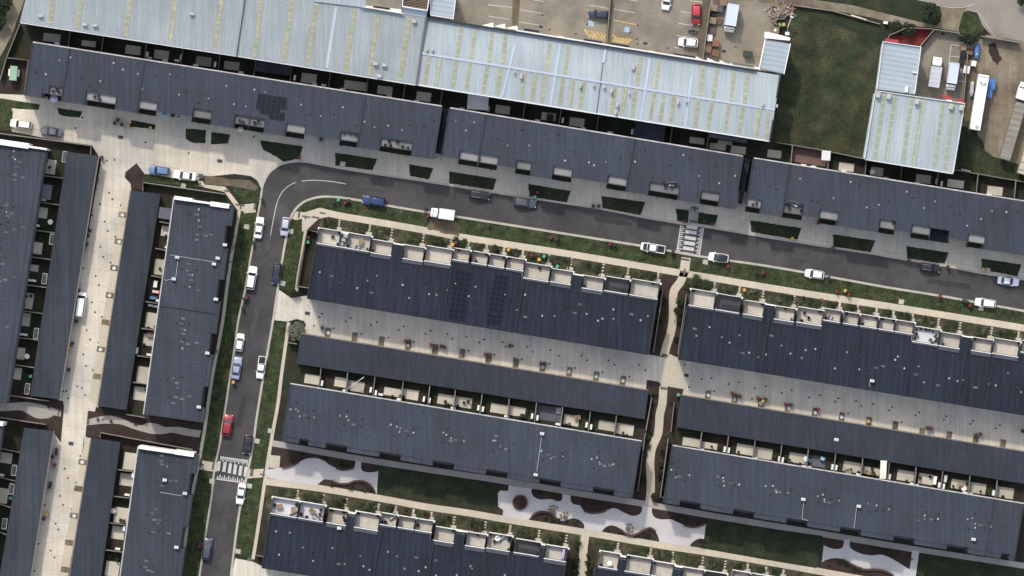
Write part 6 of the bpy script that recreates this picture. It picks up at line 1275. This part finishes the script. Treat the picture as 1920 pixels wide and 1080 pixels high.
def loose(name, cat, c, r, x, y, w, d, h, mt, label, z=.04, deg=9.2):
    t = thing(name, W(Q(c, r, x, y), z), label, cat, None, angw(deg)); m = MB(); m.box((0, 0, h / 2), (w, d, h)); m.build('body', M[mt], t, origin=(0, 0, 0)); m = MB(); m.box((0, 0, h + .02), (w * .9, d * .9, .04)); m.build('lid', M[mt], t, origin=(0, 0, 0)); return t
loose('storage_crate', 'crate', 3, 3, 312, 215, .5, .7, .5, 'blue', 'small blue crate beside a round table in a right backyard'); loose('plastic_slide', 'toy', 3, 3, 408, 200, .8, .6, .8, 'teal', 'teal toy on the dark paving of a right backyard', deg=25)
loose('storage_box', 'box', 3, 3, 1250, 362, .6, 1.6, .9, 'white', 'large white storage box in a right backyard, near its right end'); loose('storage_box', 'box', 3, 3, 1328, 348, .6, 1.4, .9, 'lightgrey', 'pale storage box across the fence from the large white one')
loose('toy_car', 'toy', 0, 2, 1170, 28, 1.3, .5, .5, 'pink', 'pink and white toy in a backyard left of the side street'); loose('storage_crate', 'crate', 0, 2, 1150, 75, 1.2, .5, .5, 'blue', 'blue crate under the pink toy in the same backyard'); loose('compost_bin', 'bin', 0, 2, 230, 662, .55, .55, .8, 'bingreen', 'green tub in a far left backyard, lowest above the curved path'); loose('compost_bin', 'bin', 0, 3, 80, 495, .6, .55, .8, 'bingreen', 'green tub in a corner backyard at the lower left')
loose('storage_box', 'box', 0, 3, 90 + 270, 30 - 24, .7, .6, .8, 'white', 'white box above the lower left garage row'); loose('outdoor_heater', 'heater', 3, 1, 1262, 282, .35, .9, 1.2, 'white', 'white upright heater in the yard under the warehouse corner'); loose('storage_box', 'box', 0, 2, 1000 + 28, 470, .5, 1.3, .9, 'lightgrey', 'pale narrow box at the garage wall of a left street backyard')
loose('drying_rack', 'rack', 2, 3, 385, 915, .45, 1.9, .9, 'purple', 'lilac washing on the right terrace of the bottom row', 3.6); loose('grill', 'grill', 2, 0, 1475, 1040, .9, .5, .9, 'black', 'black grill in a shaded yard of the middle row')
loose('storage_box', 'box', 0, 1, 1168, 1050, .7, 1.3, .8, 'white', 'white box in the backyard above the pink toy'); loose('trampoline', 'trampoline', 2, 0, 285, 880, 1.2, 1.2, .5, 'black', 'black trampoline in a shaded yard of the middle row'); loose('planter_box', 'planter', 2, 2, 85, 960, 1.2, .8, .5, 'black', 'dark planter on a central backyard patio'); loose('ladder', 'ladder', 2, 2, 350, 920, .9, 1.2, .3, 'grey', 'grey slatted rack against a fence on dark decking')
loose('meter_box', 'box', 3, 0, 880, 172, .8, .5, 1.0, 'white', 'small white cabinet at the top edge of the field'); loose('water_tank', 'tank', 3, 0, 1540, 478, .9, 1.0, 1.1, 'white', 'white cube container with a grey cap between works yard and dirt yard'); loose('cargo_trailer', 'trailer', 3, 0, 1486, 525, 1.1, 1.4, 1.2, 'white', 'small white trailer box in the works yard, left of the white container')
# pole leaning over the yards and other slim things
def pole(p, q, r, mt, label, name, cat):
    a = W(p, 1.2 if r < .09 else .2); b = W(q, 2.4 if r < .09 else .2); m = MB(); m.tube(a, b, r, 8); tag(m.build(name, M[mt]), label, cat)
pole(Q(1, 2, 680, 762), Q(1, 2, 810, 668), .07, 'lightgrey', 'long pale pole leaning across two central backyards', 'pole', 'pole'); pole(Q(2, 1, 1555, 420), Q(2, 1, 1615, 360), .08, 'cream', 'pale bent pole on the balcony beside the second passage', 'pole', 'pole'); pole(Q(3, 1, 1450, 190), Q(3, 1, 1520, 206), .1, 'lightgrey', 'fallen pale pole beside the wall of the weedy yard', 'pole', 'pole'); pole(Q(3, 0, 622, 115), Q(3, 0, 740, 152), .16, 'cream', 'long pale beam lying in the grass at the top of the field', 'beam', 'beam')
# balcony awnings seen as pale half discs above the shared lane
for c, r, x, y, mt, lab in ((0, 0, 412, 742, 'truckblue', 'pale blue half round umbrella below the leftmost balcony'), (0, 0, 1240, 866, 'teal', 'small pale blue tub at a house front of the upper left row'), (0, 0, 1808, 972, 'lightgrey', 'pale folded umbrella in front of the upper left row')):
    t = thing('umbrella', W(Q(c, r, x, y), 0), lab, 'umbrella'); s = .75 if x < 500 else .55; m = MB(); m.tube((0, 0, 1.9), (0, 0, 2.3), s, 10, .08); m.build('canopy', M[mt], t, origin=(0, 0, 0)); m = MB(); m.tube((0, 0, 0), (0, 0, 1.9), .03, 6); m.build('pole', M['grey'], t, origin=(0, 0, 0))
# ---------------------------------------------------------------- crates, debris
def pallet(p, deg, n, mt, label, group):
    t = thing('pallet_stack', W(p, .03), label, 'pallets', group, angw(deg))
    for k in range(n):
        m = MB()
        for i in range(6): m.box((-.55 + i * .22, 0, .14 + k * .15), (.16, 1.15, .03))
        for i in range(3): m.box((0, -.5 + i * .5, .07 + k * .15), (1.2, .12, .10))
        m.build('pallet', M[mt], t, origin=(0, 0, 0))
G_ = 'pallet stacks along the garden strip'
for i, (x, y, n, mt) in enumerate(((1356, 5, 6, 'wood'), (1338, 15, 8, 'wood'), (1349, 17, 7, 'facade'), (1337, 25, 4, 'black'), (1336, 39, 7, 'wood'), (1347, 40, 3, 'deckred'), (1334, 58, 4, 'deckred'), (1328, 82, 5, 'deckred'), (1342, 82, 9, 'woodred'), (1327, 93, 8, 'wood'), (1341, 99.5, 8, 'woodred'), (1343, 4, 5, 'deckred'))):
    pallet((x, y), R.uniform(2, 14), n, mt, ('pale wooden pallet stack at the top edge beside the box truck', 'grey brown pallet stack left of the box truck, second from the top', 'dark green pallet stack touching the box truck shadow', 'low black crate stack beneath the grey brown one', 'square tan pallet stack in the middle of the row', 'low dark red stack right of the square tan one', 'low brown slatted stack above the grey edged crate', 'dark red low stack below the grey edged crate', 'orange brown crate, upper of the two bright ones', 'tan stack tilted beside the two bright crates', 'orange crate at the bottom of the row, brightest one', 'dark brown stack in the top corner of the crate yard')[i], G_)
for i, (x, y, mt, lab) in enumerate(((1808, 89, 'wood', 'tan pallet stack in the works yard corner, left one'), (1817, 97, 'wood', 'grey brown pallet stack in the works yard, below the tan ones'), (1806, 103, 'black', 'black crate in the works yard, upper one'), (1804, 116, 'black', 'black crate in the works yard, lower one'), (1814, 119, 'wood', 'brown crate between black and white ones in the works yard'), (1818, 91, 'wood', 'tan pallet stack in the works yard corner, right one'))): pallet((x, y), 6, 6, mt, lab, 'crates in the works yard')
t = thing('debris_heap', W((1463, 22), 0), 'heap of broken timber and rubble at the corner of the field', 'debris heap'); rr = random.Random(5)
for nm, mt, n in (('timber', 'wood', 60), ('board', 'woodred', 16), ('rubble', 'greypath', 45), ('scrap', 'facade', 26)):
    m = MB()
    for i in range(n): x, y = rr.gauss(0, 1.0), rr.gauss(0, .85); m.box((x, y, .15 + max(0, 1 - math.hypot(x, y) / 2.5) * rr.random() * .9), (rr.uniform(.3, 1.3) if nm != 'rubble' else rr.uniform(.2, .5), rr.uniform(.1, .45), rr.uniform(.05, .25)), rr.uniform(0, 3.1))
    m.build(nm, M[mt], t, origin=(0, 0, 0)); 
for m_ in t.children: m_['kind'] = 'stuff'
t = thing('table_base', W((1453, 57), .03), 'brown square crate with a white disc beside the white parapet', 'crate', None, angw(5)); m = MB(); m.box((0, 0, .5), (1.5, 1.3, 1.0)); m.build('body', M['wood'], t, origin=(0, 0, 0)); m = MB(); m.tube((0, 0, 1.0), (0, 0, 1.05), .25, 12); m.build('disc', M['white'], t, origin=(0, 0, 0))
t = thing('satellite_dish', W((1477, 45), .03), 'white dish on a bent pole at the corner of the field', 'dish'); m = MB(); m.tube((-.1, -1.6, 0), (-.05, -.6, 2.0), .07, 8); m.tube((-.05, -.6, 2.0), (.5, 1.0, 2.9), .1, 8); m.build('pole', M['lightgrey'], t, origin=(0, 0, 0)); m = MB(); m.tube((.45, .9, 2.9), (.6, 1.2, 3.0), .15, 14, .42); m.build('dish', M['white'], t, origin=(0, 0, 0)); m = MB(); m.box((-.1, -1.8, .2), (.8, .6, .4)); m.build('base', M['white'], t, origin=(0, 0, 0))
# pit lids on the verges
pit = thing('pit_lid', (0, 0, 0), '', 'pit lid'); m = MB(); m.box((0, 0, .02), (.85, .75, .04)); m.build('lid', M['pitlid'] if 'pitlid' in M else M['kerb'], pit, origin=(0, 0, 0)); m = MB(); m.box((0, 0, .012), (1.0, .9, .024)); m.build('frame', M['greypath'], pit, origin=(0, 0, 0))
grp(pit, loc(1, 1, '260 655 200 1045 650 150') + loc(0, 1, '1375 310 1850 620') + loc(0, 3, '1590 370 1870 405 1785 895') + loc(1, 3, '8 68') + loc(2, 1, '1450 885') + loc(3, 2, '1000 104 1598 150') + loc(1, 2, '108 1072') + loc(3, 1, '1650 945') + loc(3, 3, '210 1015'), 'pale square pit lid set in a grass verge', 'pit lids in the verges', .05)
gm = MB(); rr = random.Random(77)
for (p, k) in GC + [(p, k * .9) for p, k in SHRUB_COVER]:
    q = W(p, .03)
    for i in range(14 if k < .7 else 30):
        a = rr.uniform(0, 6.28); d = rr.random() ** .5 * .55 * k; x, y, z_ = q.x + d * math.cos(a), q.y + d * math.sin(a), .05 + rr.random() * .5 * k; s_ = rr.uniform(.05, .13); b_ = rr.uniform(0, 6.28); tl = rr.uniform(-.5, .5)
        gm.add([(x - s_ * math.cos(b_), y - s_ * math.sin(b_), z_ - s_ * tl), (x + s_ * .6 * math.sin(b_), y - s_ * .6 * math.cos(b_), z_ + .03), (x + s_ * math.cos(b_), y + s_ * math.sin(b_), z_ + s_ * tl), (x - s_ * .6 * math.sin(b_), y + s_ * .6 * math.cos(b_), z_ + .02)], [(0, 1, 2, 3)])
gco = gm.build('shrub_ground_cover', M['leaf']); tag(gco, 'small shrubs and low leafy ground cover in the front gardens and narrow beds', 'ground cover', None, 'stuff')  # one mesh of ground cover and the smaller shrubs
for k in list(BIN.values()) + SH + [TB, CH, SO, RT_, pot, tk, ac, cov, grate, st, pit]:
    if not k.get('used'):
        for c in list(k.children): bpy.data.objects.remove(c)
        bpy.data.objects.remove(k)
    else: del k['used']

# worn places in the asphalt and covers on the road
RJ = random.Random(21)
M['patch'] = mat('asphalt_patch', (.058, .055, .055), .2, .3, .9, s1=.6, s2=7); M['patchd'] = mat('asphalt_patch_dark', (.034, .033, .034), .2, .3, .9, s1=.6, s2=7)
for c_, w, h, a, k in (((700, 352), 60, 9, 9, 'patch'), ((1010, 402), 46, 12, 9, 'patch'), ((1150, 415), 70, 8, 9, 'patchd'), ((1490, 478), 90, 10, 9, 'patch'), ((1640, 520), 40, 14, 9, 'patch'), ((1780, 532), 80, 9, 9, 'patchd'), ((500, 470), 8, 60, 9, 'patch'), ((478, 600), 9, 70, 9, 'patch'), ((452, 770), 8, 60, 9, 'patchd'), ((420, 980), 9, 80, 9, 'patch'), ((560, 335), 30, 12, -12, 'patch')):
    sheet('road_patch', M[k], .001, rough(rectc(c_, w, h, a), 1.6, 6))
